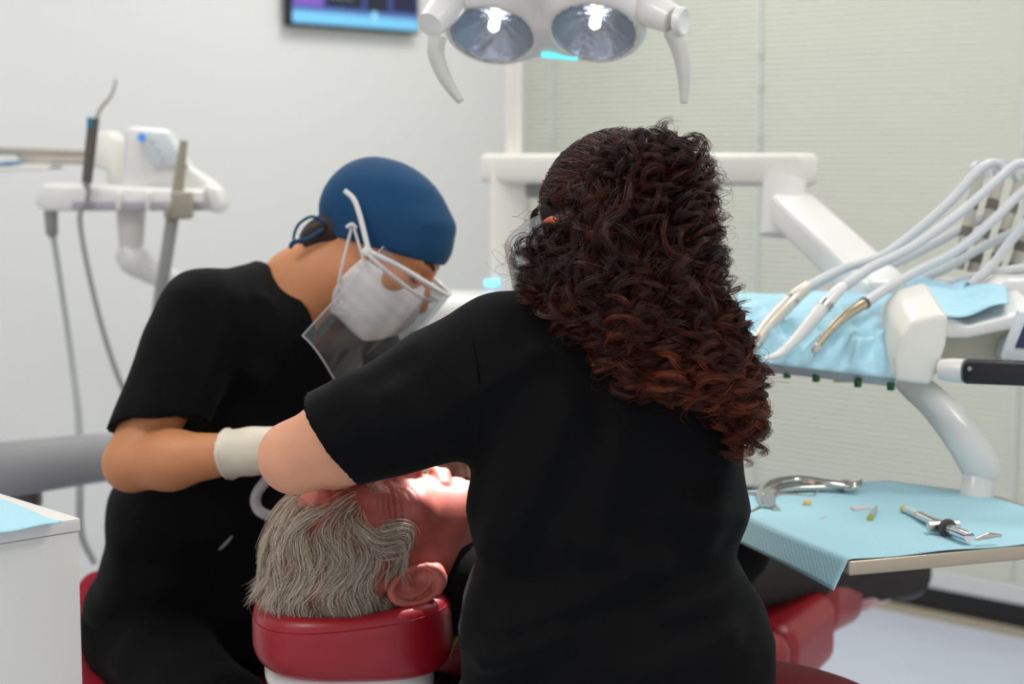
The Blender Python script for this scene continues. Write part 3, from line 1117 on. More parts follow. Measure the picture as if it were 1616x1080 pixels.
# mirror / probe
t = thing('dental_probe', 'thin straight steel probe with bent tip crossing under the forceps', 'probe', tp_(1220, 780))
MB().tube([tp_(1176, 780, 0.004), tp_(1258, 782, 0.004)], 0.0033, 12).build('handle', M_STEEL, t)
MB().tube(spl([tp_(1258, 782, 0.004), tp_(1274, 784, 0.004), tp_(1284, 782, 0.006), tp_(1291, 774, 0.010)], 12), [0.0022, 0.0014, 0.0010], 8).build('tip', M_STEEL, t)
t = thing('mouth_mirror', 'small round mouth mirror standing against the forceps handle', 'mirror', tp_(1210, 790))
mdir = nrm(V(0.3, -0.85, 0.45))
MB().lathe([(0, 0.0105), (0.002, 0.011), (0.003, 0.0102)], tp_(1212, 790, 0.014), mdir, 24).build('mirror_disc', mat('mirror_glass', (206, 214, 214), 0.05, metal=1.0), t)
MB().tube([tp_(1206, 797, 0.006), tp_(1194, 805, 0.003), tp_(1182, 810, 0.003)], [0.002, 0.0028, 0.003], 10).build('handle', M_STEEL, t)


def blob(name, label, cat, f, c, ext_, h, m):
    return sdf_obj(name, f, np.asarray(c) - ext_, np.asarray(c) + ext_, h, m, None, label=label, cat=cat)


tc_ = tp_(1274, 794, 0.006)
blob('extracted_tooth', 'small yellow extracted tooth lying in front of the probe tip', 'tooth',
     lambda p: smin(ell(p, tc_, (0.0058, 0.005, 0.0052)), smin(cone(p, tc_, tc_ + V(0.004, 0.007, -0.001), 0.0035, 0.0015), cone(p, tc_, tc_ + V(-0.003, 0.007, -0.001), 0.0035, 0.0015), 0.002), 0.003), tc_, 0.016, 0.0008, M_TOOTH)
# anaesthetic cartridge packet, needle hub
pk = tp_(1358, 803, 0.004)
M_PACK = mat('pale_pink_packet', (226, 214, 214), 0.5)
t = thing('cartridge_packet', 'small pale pink blister packet lying on the napkin', 'packet', tp_(1358, 805, 0))
MB().box(pk, (0.026, 0.012, 0.005), 0.0018, axes(ex, ey, (0, 0, 1))).build('blister', M_PACK, t)
MB().box(pk - V(0, 0, 0.002), (0.031, 0.016, 0.001), 0.0004, axes(ex, ey, (0, 0, 1))).build('backing', mat('packet_foil', (214, 216, 218), 0.4), t)
t = thing('needle_hub', 'tiny metal needle hub with a yellow-green end beside the packet', 'needle', tp_(1374, 816, 0))
MB().tube([tp_(1374, 817, 0.004), tp_(1379, 808, 0.004), tp_(1383, 799, 0.005)], [0.0042, 0.0036, 0.0014], 12).build('hub', M_STEEL, t)
MB().lathe([(0, 0.0043), (0.004, 0.0043)], tp_(1373, 819, 0.004), tp_(1379, 808, 0.004) - tp_(1373, 819, 0.004), 14).build('colour_ring', mat('yellow_green', (190, 196, 90), 0.4), t)
t = thing('cotton_sliver', 'thin pale sliver lying near the crease of the napkin', 'cotton', tp_(1298, 820, 0))
MB().tube(spl([tp_(1290, 821, 0.002), tp_(1298, 818, 0.003), tp_(1305, 815, 0.002)], 8), [0.0008, 0.0018, 0.0006], 8).build('cotton_strip', mat('pale_sliver', (205, 205, 208), 0.6), t)
# cartridge syringe
t = thing('cartridge_syringe', 'chrome cartridge syringe with clear yellow-banded barrel and finger grips', 'syringe', tp_(1485, 825, 0))
sy = [tp_(x, y, zc) for x, y, zc in ((1426, 803, 0.008), (1452, 814, 0.009), (1478, 826, 0.010), (1505, 838, 0.012), (1530, 848, 0.012))]
MB().tube([sy[0], sy[1]], 0.0048, 14).build('needle_cap', mat('frosted_cap', (214, 226, 228), 0.3), t)
for q in (0.05, 0.95):
    w_ = sy[0] * (1 - q) + sy[1] * q
    MB().tube([w_ - (sy[1] - sy[0]) * 0.06, w_ + (sy[1] - sy[0]) * 0.06], 0.0054, 14).build('yellow_band', mat('yellow_band', (214, 206, 96), 0.4), t)
MB().tube([sy[1], sy[2]], 0.0062, 16).build('barrel', M_CHROME, t)
MB().tube([sy[2], sy[3]], [0.0068, 0.0085, 0.0085, 0.007], 16).build('plunger_housing', M_STEEL, t)
cdir = nrm(np.cross(sy[3] - sy[2], V(0, 0, 1)))
MB().tube([sy[2] * 0.6 + sy[3] * 0.4 - cdir * 0.020, sy[2] * 0.6 + sy[3] * 0.4 + cdir * 0.020], [0.0065, 0.0045, 0.004, 0.0045, 0.0065], 14).build('finger_grip', M_STEEL, t)
MB().lathe([(-0.003, 0.011), (0.0, 0.012), (0.003, 0.011)], sy[2] * 0.35 + sy[3] * 0.65, sy[3] - sy[2], 20).build('grip_ring', M_DKGREY, t)
MB().tube([sy[3], sy[4]], 0.0068, 16).build('plunger', M_CHROME, t)
MB().tube(spl([sy[4] + cdir * 0.004 + V(0.008, -0.012, 0.0), sy[4] + V(0.022, -0.002, 0.002), sy[4] + V(0.04, 0.004, 0.001)], 10), [0.0018, 0.0042, 0.0018], 12).build('thumb_ring', M_STEEL, t)

# ------------------------------------------------------------------ assistant-side unit at the left
AY = 3.45
au = thing('assistant_unit', 'white assistant instrument holder with slanted control panel and pivot arm', 'dental unit', at(205, 330, AY))


def apoly(name, pts, y0, dy, m, bev=0.006, par=None):
    return MB().prism([at(x, y, y0) for x, y in pts], V(0, dy, 0), bev).build(name, m, par or au)


apoly('holder_bar', [(52, 322), (66, 290), (340, 300), (352, 322), (346, 336), (318, 332), (70, 334)], AY, 0.10, M_WHITE, 0.008)
M_LILAC = mat('grey_holder_edge', (176, 172, 180), 0.5)
for (x0_, x1_) in ((113, 136), (142, 184), (190, 228), (236, 268), (304, 322)):
    apoly('holder_slot', [(x0_, 317), (x1_, 317), (x1_, 333), (x0_, 333)], AY - 0.012, 0.03, M_LILAC, 0.003)
for x0_ in (186, 232):
    apoly('slot_divider', [(x0_ - 4, 303), (x0_ + 4, 303), (x0_ + 4, 332), (x0_ - 4, 332)], AY - 0.02, 0.04, M_WHITE, 0.003)
apoly('panel_back', [(190, 300), (196, 206), (205, 199), (262, 204), (300, 265), (342, 292), (352, 330), (330, 332), (322, 306)], AY + 0.03, 0.06, M_WHITE, 0.008)
apoly('control_face', [(216, 206), (264, 208), (296, 262), (240, 264)], AY + 0.012, 0.03, mat('panel_grey', (212, 218, 220), 0.4), 0.004)
apoly('round_end', [(318, 300), (330, 290), (346, 298), (354, 322), (348, 338), (334, 336), (326, 318)], AY - 0.01, 0.07, M_WHITE, 0.008)
MB().lathe([(0, 0.008), (0.004, 0.008)], at(224, 217, AY + 0.012), V(0, -1, 0), 16).build('blue_button', mat('blue_button', (70, 140, 224), 0.4, emit=(60, 130, 220), strength=0.4), au, label='blue button')
for (x, y) in ((240, 222), (250, 236), (258, 248), (268, 258)):
    MB().lathe([(0, 0.005), (0.003, 0.005)], at(x, y, AY + 0.012), V(0, -1, 0), 12).build('button', M_LGREY, au)
MB().tube([at(207, 330, AY + 0.05), at(207, 400, AY + 0.05)], [0.030, 0.026, 0.024], 20).build('arm_neck', mat('unit_shade_white', (222, 218, 212), 0.45), au)
MB().tube(spl([at(198, 392, AY + 0.05), at(212, 410, AY + 0.05), at(245, 430, AY + 0.06), at(300, 458, AY + 0.08), at(360, 470, AY + 0.1)], 20), [0.026, 0.034, 0.028, 0.024, 0.024], 20).build('pivot_arm', M_WHITE, au)

t = thing('air_syringe', 'dark air-water syringe with blue button and thin bent nozzle', 'syringe', at(138, 290, AY - 0.03))
MB().tube([at(137, 288, AY - 0.03), at(148, 186, AY - 0.03)], [0.0105, 0.0125, 0.0125, 0.0115], 18).build('body', mat('gunmetal', (104, 98, 92), 0.35, metal=0.6), t)
MB().box(at(142, 194, AY - 0.044), (0.012, 0.006, 0.02), 0.002).build('blue_button', mat('teal_button', (20, 120, 140), 0.4), t)
MB().tube(spl([at(152, 186, AY - 0.03), at(160, 170, AY - 0.03), at(176, 150, AY - 0.03), at(183, 126, AY - 0.03)], 16), [0.005, 0.0042, 0.0036, 0.0032], 12).build('nozzle', M_STEEL, t)
MB().tube([at(136, 288, AY - 0.03), at(140, 302, AY - 0.03)], [0.009, 0.004], 14).build('hose_sleeve', M_GREYP, t)
MB().tube(spl([at(140, 300, AY - 0.03), at(137, 320, AY - 0.03), at(126, 345, AY - 0.03), at(140, 430, AY - 0.04), at(165, 530, AY - 0.05), at(195, 615, AY - 0.05), at(240, 700, AY - 0.03)], 40), 0.0055, 12).build('hose', M_GREYP, t)

t = thing('saliva_ejector', 'beige suction handle in a square holder with thick grey hose', 'suction', at(280, 345, AY - 0.04))
MB().tube([at(280, 305, AY - 0.04), at(290, 222, AY - 0.04)], [0.012, 0.011, 0.0085, 0.008], 16).build('handle', M_BEIGE, t)
MB().box(at(288, 324, AY - 0.05), (0.038, 0.045, 0.055), 0.006).build('holder_block', M_BEIGE, t)
MB().box(at(268, 334, AY - 0.045), (0.018, 0.04, 0.028), 0.005).build('lever', M_BEIGE, t)
MB().tube(spl([at(272, 345, AY - 0.04), at(262, 410, AY - 0.04), at(250, 490, AY - 0.03), at(248, 560, AY - 0.03), at(262, 640, AY)], 24), 0.013, 16).build('hose', M_GREYP, t)

t = thing('suction_hose', 'grey cone connector with thin hose hanging at the end of the holder', 'hose', at(84, 370, AY - 0.02))
MB().tube([at(80, 332, AY + 0.03), at(82, 368, AY + 0.03), at(84, 376, AY + 0.03)], [0.014, 0.0125, 0.006], 16).build('connector', M_GREYP, t)
MB().tube(spl([at(84, 374, AY + 0.03), at(96, 450, AY + 0.02), at(112, 560, AY), at(124, 660, AY - 0.04), at(126, 760, AY - 0.08), at(128, 840, AY - 0.1), at(150, 890, AY - 0.1)], 50), [0.006, 0.006, 0.0065, 0.008, 0.008, 0.007], 12).build('hose', mat('hose_grey', (178, 180, 180), 0.45), t)

t = thing('side_shelf', 'beige metal bracket shelf with a blue cloth at the picture edge', 'shelf', at(60, 262, 3.75))
t['label'] = 'beige metal rail shelf behind the assistant instrument holder'
MB().prism([at(x, y, 3.70) for x, y in ((-60, 231), (134, 236), (134, 247), (-60, 243))], V(0, 0.12, 0), 0.004).build('upper_rail', mat('shelf_beige', (176, 168, 154), 0.4, metal=0.3), t)
MB().prism([at(x, y, 3.70) for x, y in ((22, 244), (136, 247), (136, 260), (36, 258))], V(0, 0.12, 0), 0.004).build('lower_rail', mat('shelf_beige2', (190, 182, 168), 0.4, metal=0.2), t)
MB().prism([at(x, y, 3.72) for x, y in ((142, 212), (172, 206), (184, 222), (186, 300), (168, 300), (168, 270), (142, 262))], V(0, 0.10, 0), 0.006).build('end_bracket', M_WARMW, t)
t = thing('blue_cloth', 'corner of blue cloth lying under the beige rail shelf', 'cloth', at(10, 266, 3.70))
MB().sheet(lambda u, v: at(-40 + 76 * u, 256 + 8 * v * (1 - u) + 3 * u, 3.66 + 0.08 * v) + V(0, 0, -0.003 * math.sin(u * 5)), 14, 6, 0.006).build('cloth_fold', mat('mid_blue_cloth', (70, 150, 190), 0.7), t)
MB().prism([at(x, y, 3.66) for x, y in ((-50, 262), (72, 262), (72, 268), (-50, 272))], V(0, 0.14, 0), 0.003).build('carrier', M_WARMW, t)

# grey padded backrest ring behind the assistant
t = thing('padded_stool', 'grey padded wrap-around backrest of a stool by the painted wall', 'stool', at(60, 1000, 3.35) * V(1, 1, 0))
bk = spl([at(-120, 760, 3.25), at(-40, 748, 3.12), at(60, 735, 3.12), at(170, 722, 3.22), at(260, 722, 3.42), at(270, 725, 3.6)], 40)
MB().tube(bk, [0.050, 0.054, 0.050, 0.046, 0.044, 0.04], 24, flat=(0.7, (0, 0, 1))).build('backrest', M_GREYPAD, t)
MB().tube(spl([at(30, 790, 3.16), at(20, 860, 3.2), at(0, 960, 3.34)], 12), 0.018, 14).build('support', M_BROWNBR, t)
MB().box(at(38, 775, 3.17), (0.06, 0.05, 0.07), 0.01).build('bracket', M_BROWNBR, t)
MB().lathe([(0, 0.19), (0.02, 0.205), (0.05, 0.205), (0.07, 0.18)], V(*(at(-30, 1000, 3.38)[:2]), 0.34), V(0, 0, 1), 36).build('seat', M_GREYPAD, t)
MB().tube([V(*(at(-30, 1000, 3.38)[:2]), 0.06), V(*(at(-30, 1000, 3.38)[:2]), 0.35)], 0.025, 16).build('column', M_STEEL, t)
for k in range(5):
    a = k * 2 * math.pi / 5
    c0 = V(*(at(-30, 1000, 3.38)[:2]), 0.06)
    MB().tube([c0, c0 + V(0.24 * math.cos(a), 0.24 * math.sin(a), -0.02)], [0.018, 0.012], 10).build('base_leg', M_STEEL, t)
    MB().lathe([(-0.01, 0.024), (0.01, 0.024)], c0 + V(0.25 * math.cos(a), 0.25 * math.sin(a), -0.036), V(-math.sin(a), math.cos(a), 0), 16).build('castor', M_DKGREY, t)

# ------------------------------------------------------------------ near white cabinet
cz = 0.885
K = atz(127, 818, cz)
Lp = atz(-260, 879, cz)
Kr = atz(0, 775, cz)
cd1 = nrm(Lp - K)                 # along the front edge, to the left
cd2 = nrm(V(-cd1[1], cd1[0], 0))
if cd2 @ (Kr - K) < 0:
    cd2 = -cd2
cab = thing('white_cabinet', 'white laminate side cabinet with thick worktop at the picture edge', 'cabinet', (K + cd1 * 0.25 + cd2 * 0.22) * V(1, 1, 0))
cab['label'] = 'white laminate side cabinet with a thick worktop edge'
MB().prism([K - V(0, 0, 0.015), K + cd1 * 0.5 - V(0, 0, 0.015), K + cd1 * 0.5 + cd2 * 0.45 - V(0, 0, 0.015), K + cd2 * 0.45 - V(0, 0, 0.015)], V(0, 0, 0.015), 0.0015, 2).build('worktop', M_CABINET, cab)
in1, in2 = cd1 * 0.002, cd2 * 0.002
Kb = K + in1 + in2
MB().prism([Kb * V(1, 1, 0) + V(0, 0, 0.08), (Kb + cd1 * 0.496) * V(1, 1, 0) + V(0, 0, 0.08), (Kb + cd1 * 0.496 + cd2 * 0.446) * V(1, 1, 0) + V(0, 0, 0.08), (Kb + cd2 * 0.446) * V(1, 1, 0) + V(0, 0, 0.08)], V(0, 0, cz - 0.016 - 0.08), 0.001, 2).build('body', M_CABINET, cab)
for (a_, c_) in ((0.04, 0.04), (0.46, 0.04), (0.04, 0.41), (0.46, 0.41)):
    q = (K + cd1 * a_ + cd2 * c_) * V(1, 1, 0)
    MB().tube([q, q + V(0, 0, 0.085)], 0.018, 14).build('foot', M_GREYP, cab)
N0, N1, N2 = atz(97, 826, cz + 0.002), atz(-40, 846, cz + 0.002), atz(-60, 770, cz + 0.002)


def cloth2(u, v):
    p = N0 * (1 - u) + (N1 * (1 - v) + N2 * v) * u
    return p + V(0, 0, 0.0015 + 0.0012 * math.sin(u * 8 + v * 4)) + (V(0, -0.003, -0.001) if v < 0.05 else 0)


MB().sheet(cloth2, 24, 20, 0.0012).build('blue_napkin', M_PAPER, None, label='pale blue napkin lying on the white side cabinet', cat='napkin', sharp=0)

# ------------------------------------------------------------------ patient chair
HC = at(600, 870, 2.10)                       # head centre of the patient
BD = V(0.50, 0.866, 0)                         # chair axis, head to foot
BS = V(0.866, -0.50, 0)                        # across the chair, towards the viewer
chair = thing('dental_chair', 'red leatherette reclined dental chair with white headrest shell', 'dental chair', (HC + BD * 0.85) * V(1, 1, 0))


def hr_c():
    return at(556, 978, 2.09)


HR = hr_c()
hx_, hy_ = nrm(V(0.98, 0.16, 0)), nrm(V(-0.16, 0.98, 0))


def f_headrest(p):
    q = p - HR
    u, v, z_ = q @ hx_, q @ hy_, q[:, 2]
    e = ((np.abs(u) / 0.124) ** 2.8 + (np.abs(v) / 0.118) ** 2.8) ** (1 / 2.8)
    topz = 0.036 + 0.006 * np.clip(u / 0.12, -1, 1) ** 2 + 0.006 * np.clip(v / 0.12, -1, 1) ** 2 + 0.010 * np.clip(u / 0.12, -1, 1) - 0.040 * np.exp(-(u ** 2 + v ** 2) / 0.006)
    botz = -0.052 - 0.004 * u / 0.12
    side_ = (e - 1) * 0.118 + 0.10 * np.clip(-z_ - 0.02, 0, 1)
    vert = np.maximum(z_ - topz, botz - z_)
    return smax(side_, vert, 0.030)


sdf_obj('headrest', f_headrest, HR - 0.16, HR + 0.16, 0.004, M_RED, chair)
# seam on the headrest
sm = []
for k in range(61):
    a = 2 * math.pi * k / 60
    d_ = nrm(hx_ * math.cos(a) + hy_ * math.sin(a))
    r_ = np.linspace(0.05, 0.16, 300)
    uu = math.cos(a)
    zc = 0.019 + 0.010 * (uu * r_ / 0.12) + 0.004 * (uu * r_ / 0.12) ** 2
    P = HR + d_[None, :] * r_[:, None]
    P[:, 2] += zc
    k2 = int(np.nonzero(f_headrest(P) < 0)[0].max())
    sm.append(P[k2])
MB().tube(np.array(sm), 0.0009, 6, caps=False).build('seam', M_DRED, chair)


def f_shell(p):
    q = p - HR
    u, v, z_ = q @ hx_, q @ hy_, q[:, 2]
    e = ((np.abs(u + 0.005) / 0.105) ** 3 + (np.abs(v) / 0.10) ** 3) ** (1 / 3)
    d = smax((e - 1) * 0.1, np.maximum(z_ + 0.045, -0.082 - 0.006 * u / 0.1 - z_), 0.018)
    notch = ell(np.stack([u + 0.035, v + 0.10, z_ + 0.084], 1), (0, 0, 0), (0.03, 0.04, 0.018))
    return smax(d, -notch, 0.008)


sdf_obj('headrest_shell', f_shell, HR - 0.16, HR + 0.16, 0.004, M_WHITE, chair)
MB().tube(spl([HR + V(0.02, 0.02, -0.07), HR + V(0.10, 0.09, -0.11), HR + V(0.17, 0.2, -0.13)], 14), 0.022, 14, flat=(2.2, (0, 0, 1))).build('headrest_stem', M_STEEL, chair)
# cushions
def cushion(name, a, c, wa, wc, th, m=M_RED, e=0.035):
    """padded slab between two centre points on its top"""
    a, c = np.asarray(a, float), np.asarray(c, float)
    d_ = nrm(c - a)
    s_ = BS
    n_ = nrm(np.cross(s_, d_))
    if n_[2] < 0:
        n_ = -n_
    Lh = np.linalg.norm(c - a)

    def f(p):
        q = p - a
        t_, w_, h_ = q @ d_, q @ s_, q @ n_
        half = np.interp(t_, [0, Lh], [wa, wc])
        qq = np.stack([np.abs(t_ - Lh / 2) - Lh / 2 + e, np.abs(w_) - half + e, np.abs(h_ + th / 2) - th / 2 + min(e, th / 2.2)], 1)
        return np.linalg.norm(np.maximum(qq, 0), axis=1) + np.minimum(qq.max(1), 0) - min(e, th / 2.2)
    lo_ = np.minimum(a, c) - 0.36
    hi_ = np.maximum(a, c) + 0.36
    return sdf_obj(name, f, lo_, hi_, 0.009, m, chair)


hip = (HC + BD * 0.80)
shl = HC + BD * 0.17
zt = at(715, 1010, 2.2)[2]
cushion('backrest', V(shl[0], shl[1], zt), V(hip[0], hip[1], 0.545), 0.17, 0.26, 0.10)
cushion('seat', V(*(HC + BD * 0.80)[:2], 0.545), V(*(HC + BD * 1.06)[:2], 0.555), 0.25, 0.235, 0.13)
cushion('leg_rest', V(*(HC + BD * 1.07)[:2], 0.57), V(*(HC + BD * 1.28)[:2], 0.55), 0.225, 0.215, 0.11)
fc = MB()
fa = HC + BD * 1.29
foot_m = mat('pink_clear_cover', (206, 158, 160), 0.35)
cushion('foot_cover', V(*fa[:2], 0.56), V(*(HC + BD * 1.50)[:2], 0.535), 0.225, 0.215, 0.105, foot_m)
MB().tube(spl([V(*(shl + BS * 0.20 - BD * 0.02)[:2], zt - 0.05), at(745, 1000, 2.12), at(700, 1043, 2.06), at(648, 1062, 2.05)], 20)[6:], 0.0032, 8).build('piping', M_LIME, chair, label='lime green cord')
pb_ = (HC + BD * 0.85) * V(1, 1, 0)
MB().box(pb_ + V(0, 0, 0.25), (0.30, 0.34, 0.40), 0.04, axes(BD, BS, (0, 0, 1))).build('pedestal', M_WHITE, chair)
MB().box(pb_ + V(0.05, 0.06, 0.03), (0.75, 0.42, 0.06), 0.02, axes(BD, BS, (0, 0, 1))).build('base_plate', M_WHITE, chair)

# ------------------------------------------------------------------ stools
def stool(name, label, c, zt_, r, m, lip=None):
    t = thing(name, label, 'stool', (c[0], c[1], 0))

    def f(p):
        q = p - V(c[0], c[1], zt_ - 0.045)
        d = ell(q, (0, 0, 0), (r[0], r[1], 0.055))
        d = smax(d, -q[:, 2] - 0.035, 0.02)
        if lip is not None:
            d = smin(d, cone(q, lip[0], lip[1], lip[2], lip[2]), 0.05)
        return d
    sdf_obj('seat', f, V(c[0] - 0.34, c[1] - 0.34, zt_ - 0.14), V(c[0] + 0.34, c[1] + 0.34, zt_ + 0.22), 0.007, m, t)
    MB().tube([V(c[0], c[1], 0.07), V(c[0], c[1], zt_ - 0.07)], [0.03, 0.028, 0.02], 16).build('column', M_CHROME, t)
    for k in range(5):
        a = k * 2 * math.pi / 5 + 0.3
        c0 = V(c[0], c[1], 0.085)
        MB().tube([c0, c0 + V(0.25 * math.cos(a), 0.25 * math.sin(a), -0.03)], [0.02, 0.013], 10).build('base_leg', M_CHROME, t)
        MB().lathe([(-0.011, 0.025), (0.011, 0.025)], c0 + V(0.26 * math.cos(a), 0.26 * math.sin(a), -0.06), V(-math.sin(a), math.cos(a), 0), 16).build('castor', M_DKGREY, t)
    return t


sd_c = at(1135, 1085, 2.02)
stool('saddle_stool', 'dark red saddle stool under the curly-haired dentist', sd_c, sd_c[2] + 0.002, (0.225, 0.21), M_DRED)
sa_c = at(235, 1030, 2.62)
stool('operator_stool', 'dark red stool under the assistant in the blue cap', sa_c, 0.52, (0.21, 0.21), M_DRED, (V(-0.125, 0.02, 0.05), V(-0.105, 0.13, 0.11), 0.040))

# ------------------------------------------------------------------ people: shared head and hand shapes
def frame(fwd, up):
    """columns: right, forward, up"""
    f = nrm(fwd)
    u = nrm(np.asarray(up, float) - f * (np.asarray(up, float) @ f))
    r = np.cross(f, u)
    return np.stack([r, f, u], 1)


def ear(q, sx):
    """q in head space; sx = +1 right, -1 left"""
    c = V(sx * 0.0735, -0.014, -0.002)
    p = q - c
    ca, sa = math.cos(0.42), math.sin(0.42)      # lean back
    y, z = p[:, 1] * ca + p[:, 2] * sa, -p[:, 1] * sa + p[:, 2] * ca
    x = p[:, 0] * sx
    x = x + 0.32 * y                              # stands off the skull at the back
    a, bb = y / 0.0185, (z - 0.001) / 0.031
    rr = np.sqrt(a * a + bb * bb)
    inplane = (rr - 1) * 0.022
    rim = np.sqrt(inplane ** 2 + (x - 0.012) ** 2) - np.where(z < -0.018, 0.0052, 0.0038)
    inner = np.sqrt(((np.sqrt(((y - 0.001) / 0.011) ** 2 + ((z - 0.004) / 0.021) ** 2) - 1) * 0.013) ** 2 + (x - 0.008) ** 2) - 0.003
    plate = np.maximum((rr - 1) * 0.018, np.abs(x - 0.002) - 0.0055)
    lobe = ell(np.stack([x - 0.008, y - 0.006, z + 0.028], 1), (0, 0, 0), (0.0055, 0.009, 0.010))
    trag = ell(np.stack([x - 0.007, y - 0.014, z + 0.004], 1), (0, 0, 0), (0.005, 0.004, 0.007))
    d = smin(smin(rim, plate, 0.0025), smin(lobe, trag, 0.003), 0.003)
    d = smin(d, np.where(y < 0.008, inner, 1.0), 0.003)
    bowl = ell(np.stack([x - 0.013, y - 0.003, z + 0.005], 1), (0, 0, 0), (0.011, 0.0095, 0.0125))
    d = smax(d, -bowl, 0.003)
    return d


def head(q, male=False, ears=(1, -1), detail=True, eo=(0, 0, 0)):
    x, y, z = q[:, 0], q[:, 1], q[:, 2]
    m = np.stack([np.abs(x), y, z], 1)
    d = ell(q, (0, -0.012, 0.045), (0.0755, 0.097, 0.082))
    d = smin(d, ell(q, (0, 0.036, -0.020), (0.060, 0.060, 0.088)), 0.03)
    d = smin(d, ell(q, (0, 0.047, -0.078), (0.043, 0.042, 0.036)), 0.025)
    d = smin(d, cone(m, V(0.050, 0.004, -0.055), V(0.018, 0.076, -0.100), 0.017, 0.015), 0.02)
    d = smin(d, cone(q, V(0, -0.022, -0.03), V(0, -0.040, -0.15), 0.054, 0.052), 0.03)
    if detail:
        d = smin(d, cone(m, V(0.010, 0.086, 0.030), V(0.044, 0.070, 0.031), 0.012, 0.010), 0.015)
        d = smin(d, ell(m, (0.046, 0.060, -0.018), (0.022, 0.022, 0.020)), 0.02)
        d = smax(d, -ell(m, (0.032, 0.099, 0.010), (0.019, 0.016, 0.013)), 0.012)
        d = smin(d, ell(m, (0.0315, 0.0745, 0.010), (0.0155, 0.0135, 0.0125)), 0.003)
        d = d + 0.0022 * np.exp(-((z - 0.0065 + 0.25 * (m[:, 0] - 0.0315) ** 2 / 0.01) / 0.0016) ** 2) * (np.abs(m[:, 0] - 0.0315) < 0.016) * (y > 0.06)
        d = smin(d, cone(q, V(0, 0.092, 0.022), V(0, 0.116, -0.022), 0.008, 0.0125), 0.012)
        d = smin(d, ell(m, (0.0115, 0.101, -0.028), (0.009, 0.012, 0.009)), 0.006)
        d = smax(d, -ell(m, (0.008, 0.108, -0.037), (0.004, 0.006, 0.005)), 0.004)
        d = smin(d, cone(m, V(0.0, 0.098, -0.058), V(0.022, 0.088, -0.061), 0.0075, 0.004), 0.006)
        d = smin(d, cone(m, V(0.0, 0.096, -0.070), V(0.020, 0.087, -0.066), 0.0085, 0.004), 0.006)
        if male:
            d = d + 0.0016 * np.exp(-((m[:, 0] - 0.054) / 0.01) ** 2 - ((z - 0.01) / 0.02) ** 2) * np.sin(z * 900 + m[:, 0] * 300)
            d = d + 0.0009 * np.sin(z * 420 + 6 * np.abs(x)) * np.exp(-((z - 0.072) / 0.022) ** 2) * (y > 0.05)
    for sx in ears:
        d = smin(d, ear(q - V(*eo), sx), 0.005)
    return d


def hand_sdf(p, wrist, fdir, palm_n, sx=1, curl=0.9, s=1.0, spread=1.0):
    """gloved or bare hand: fdir wrist to knuckles, palm_n out of the palm, sx=+1 thumb on (fdir x palm_n) side"""
    f, n = nrm(fdir), nrm(palm_n)
    n = nrm(n - f * (n @ f))
    w = np.cross(f, n) * sx                      # towards the thumb
    W = np.asarray(wrist, float)
    R = np.stack([w, f, n], 1)
    d = ell(p, W + f * 0.048 * s + n * 0.002, np.array((0.038, 0.052, 0.016)) * s, R)
    d = smin(d, cone(p, W - f * 0.02 * s, W + f * 0.02 * s, 0.024 * s, 0.025 * s), 0.02)
    L = (0.066, 0.074, 0.069, 0.054)
    for k in range(4):
        o = W + f * (0.088 - 0.004 * abs(k - 1)) * s + w * (0.026 - 0.0175 * k) * s * spread
        a = o
        ang = 0.25
        r0 = 0.0088 * s
        for jn, fr in enumerate((0.46, 0.30, 0.24)):
            ang += curl * (0.55, 0.75, 0.55)[jn]
            dd = f * math.cos(ang) + n * math.sin(ang)
            c = a + dd * L[k] * fr * s
            d = smin(d, cone(p, a, c, r0, r0 * 0.92), 0.004)
            a = c
            r0 *= 0.92
    a = W + f * 0.028 * s + w * 0.030 * s + n * 0.004
    c = a + (f * 0.55 + w * 0.55 + n * 0.45) * 0.040 * s
    e = c + nrm(f * 0.75 + n * 0.65 - w * 0.15) * 0.030 * s
    d = smin(d, cone(p, a, c, 0.0125 * s, 0.0100 * s), 0.008)
    d = smin(d, cone(p, c, e, 0.0098 * s, 0.0082 * s), 0.004)
    return d


# ------------------------------------------------------------------ assistant (blue cap)
ass = thing('person', 'person in black scrubs, navy surgical cap, white mask and clear face shield', 'person', (sa_c[0], sa_c[1], 0.0))
HA = at(592, 388, 2.55)
pa_ = math.radians(42)
fwdA = nrm(V(math.cos(pa_), -0.10, -math.sin(pa_)))
RA = frame(fwdA, V(math.sin(pa_), 0.0, math.cos(pa_)))
SA = 0.955


def toA(p):
    return ((p - HA) @ RA) / SA


def frA(x, y, z):
    return HA + RA @ (V(x, y, z) * SA)


AF = nrm(V(0.68, -0.73, 0))                   # way her chest faces
ALs = nrm(V(0.73, 0.68, 0))                        # to her left
neckA = at(474, 450, 2.57)
chestA = at(440, 560, 2.58)
waistA = at(335, 800, 2.60)
hipA = at(285, 955, 2.62)
shR, shL = at(318, 500, 2.46), at(545, 520, 2.72)
elR, wrR = at(207, 732, 2.37), at(372, 716, 2.31)
elL, wrL = at(610, 690, 2.62), at(640, 700, 2.44)


def fA_skin(p):
    q = toA(p)
    d = head(q, ears=()) * SA
    d = smin(d, cone(p, frA(0, -0.03, -0.09), neckA, 0.050, 0.050), 0.03)
    d = smin(d, cone(p, neckA, chestA + V(0.01, -0.01, 0.03), 0.050, 0.078), 0.03)
    return d


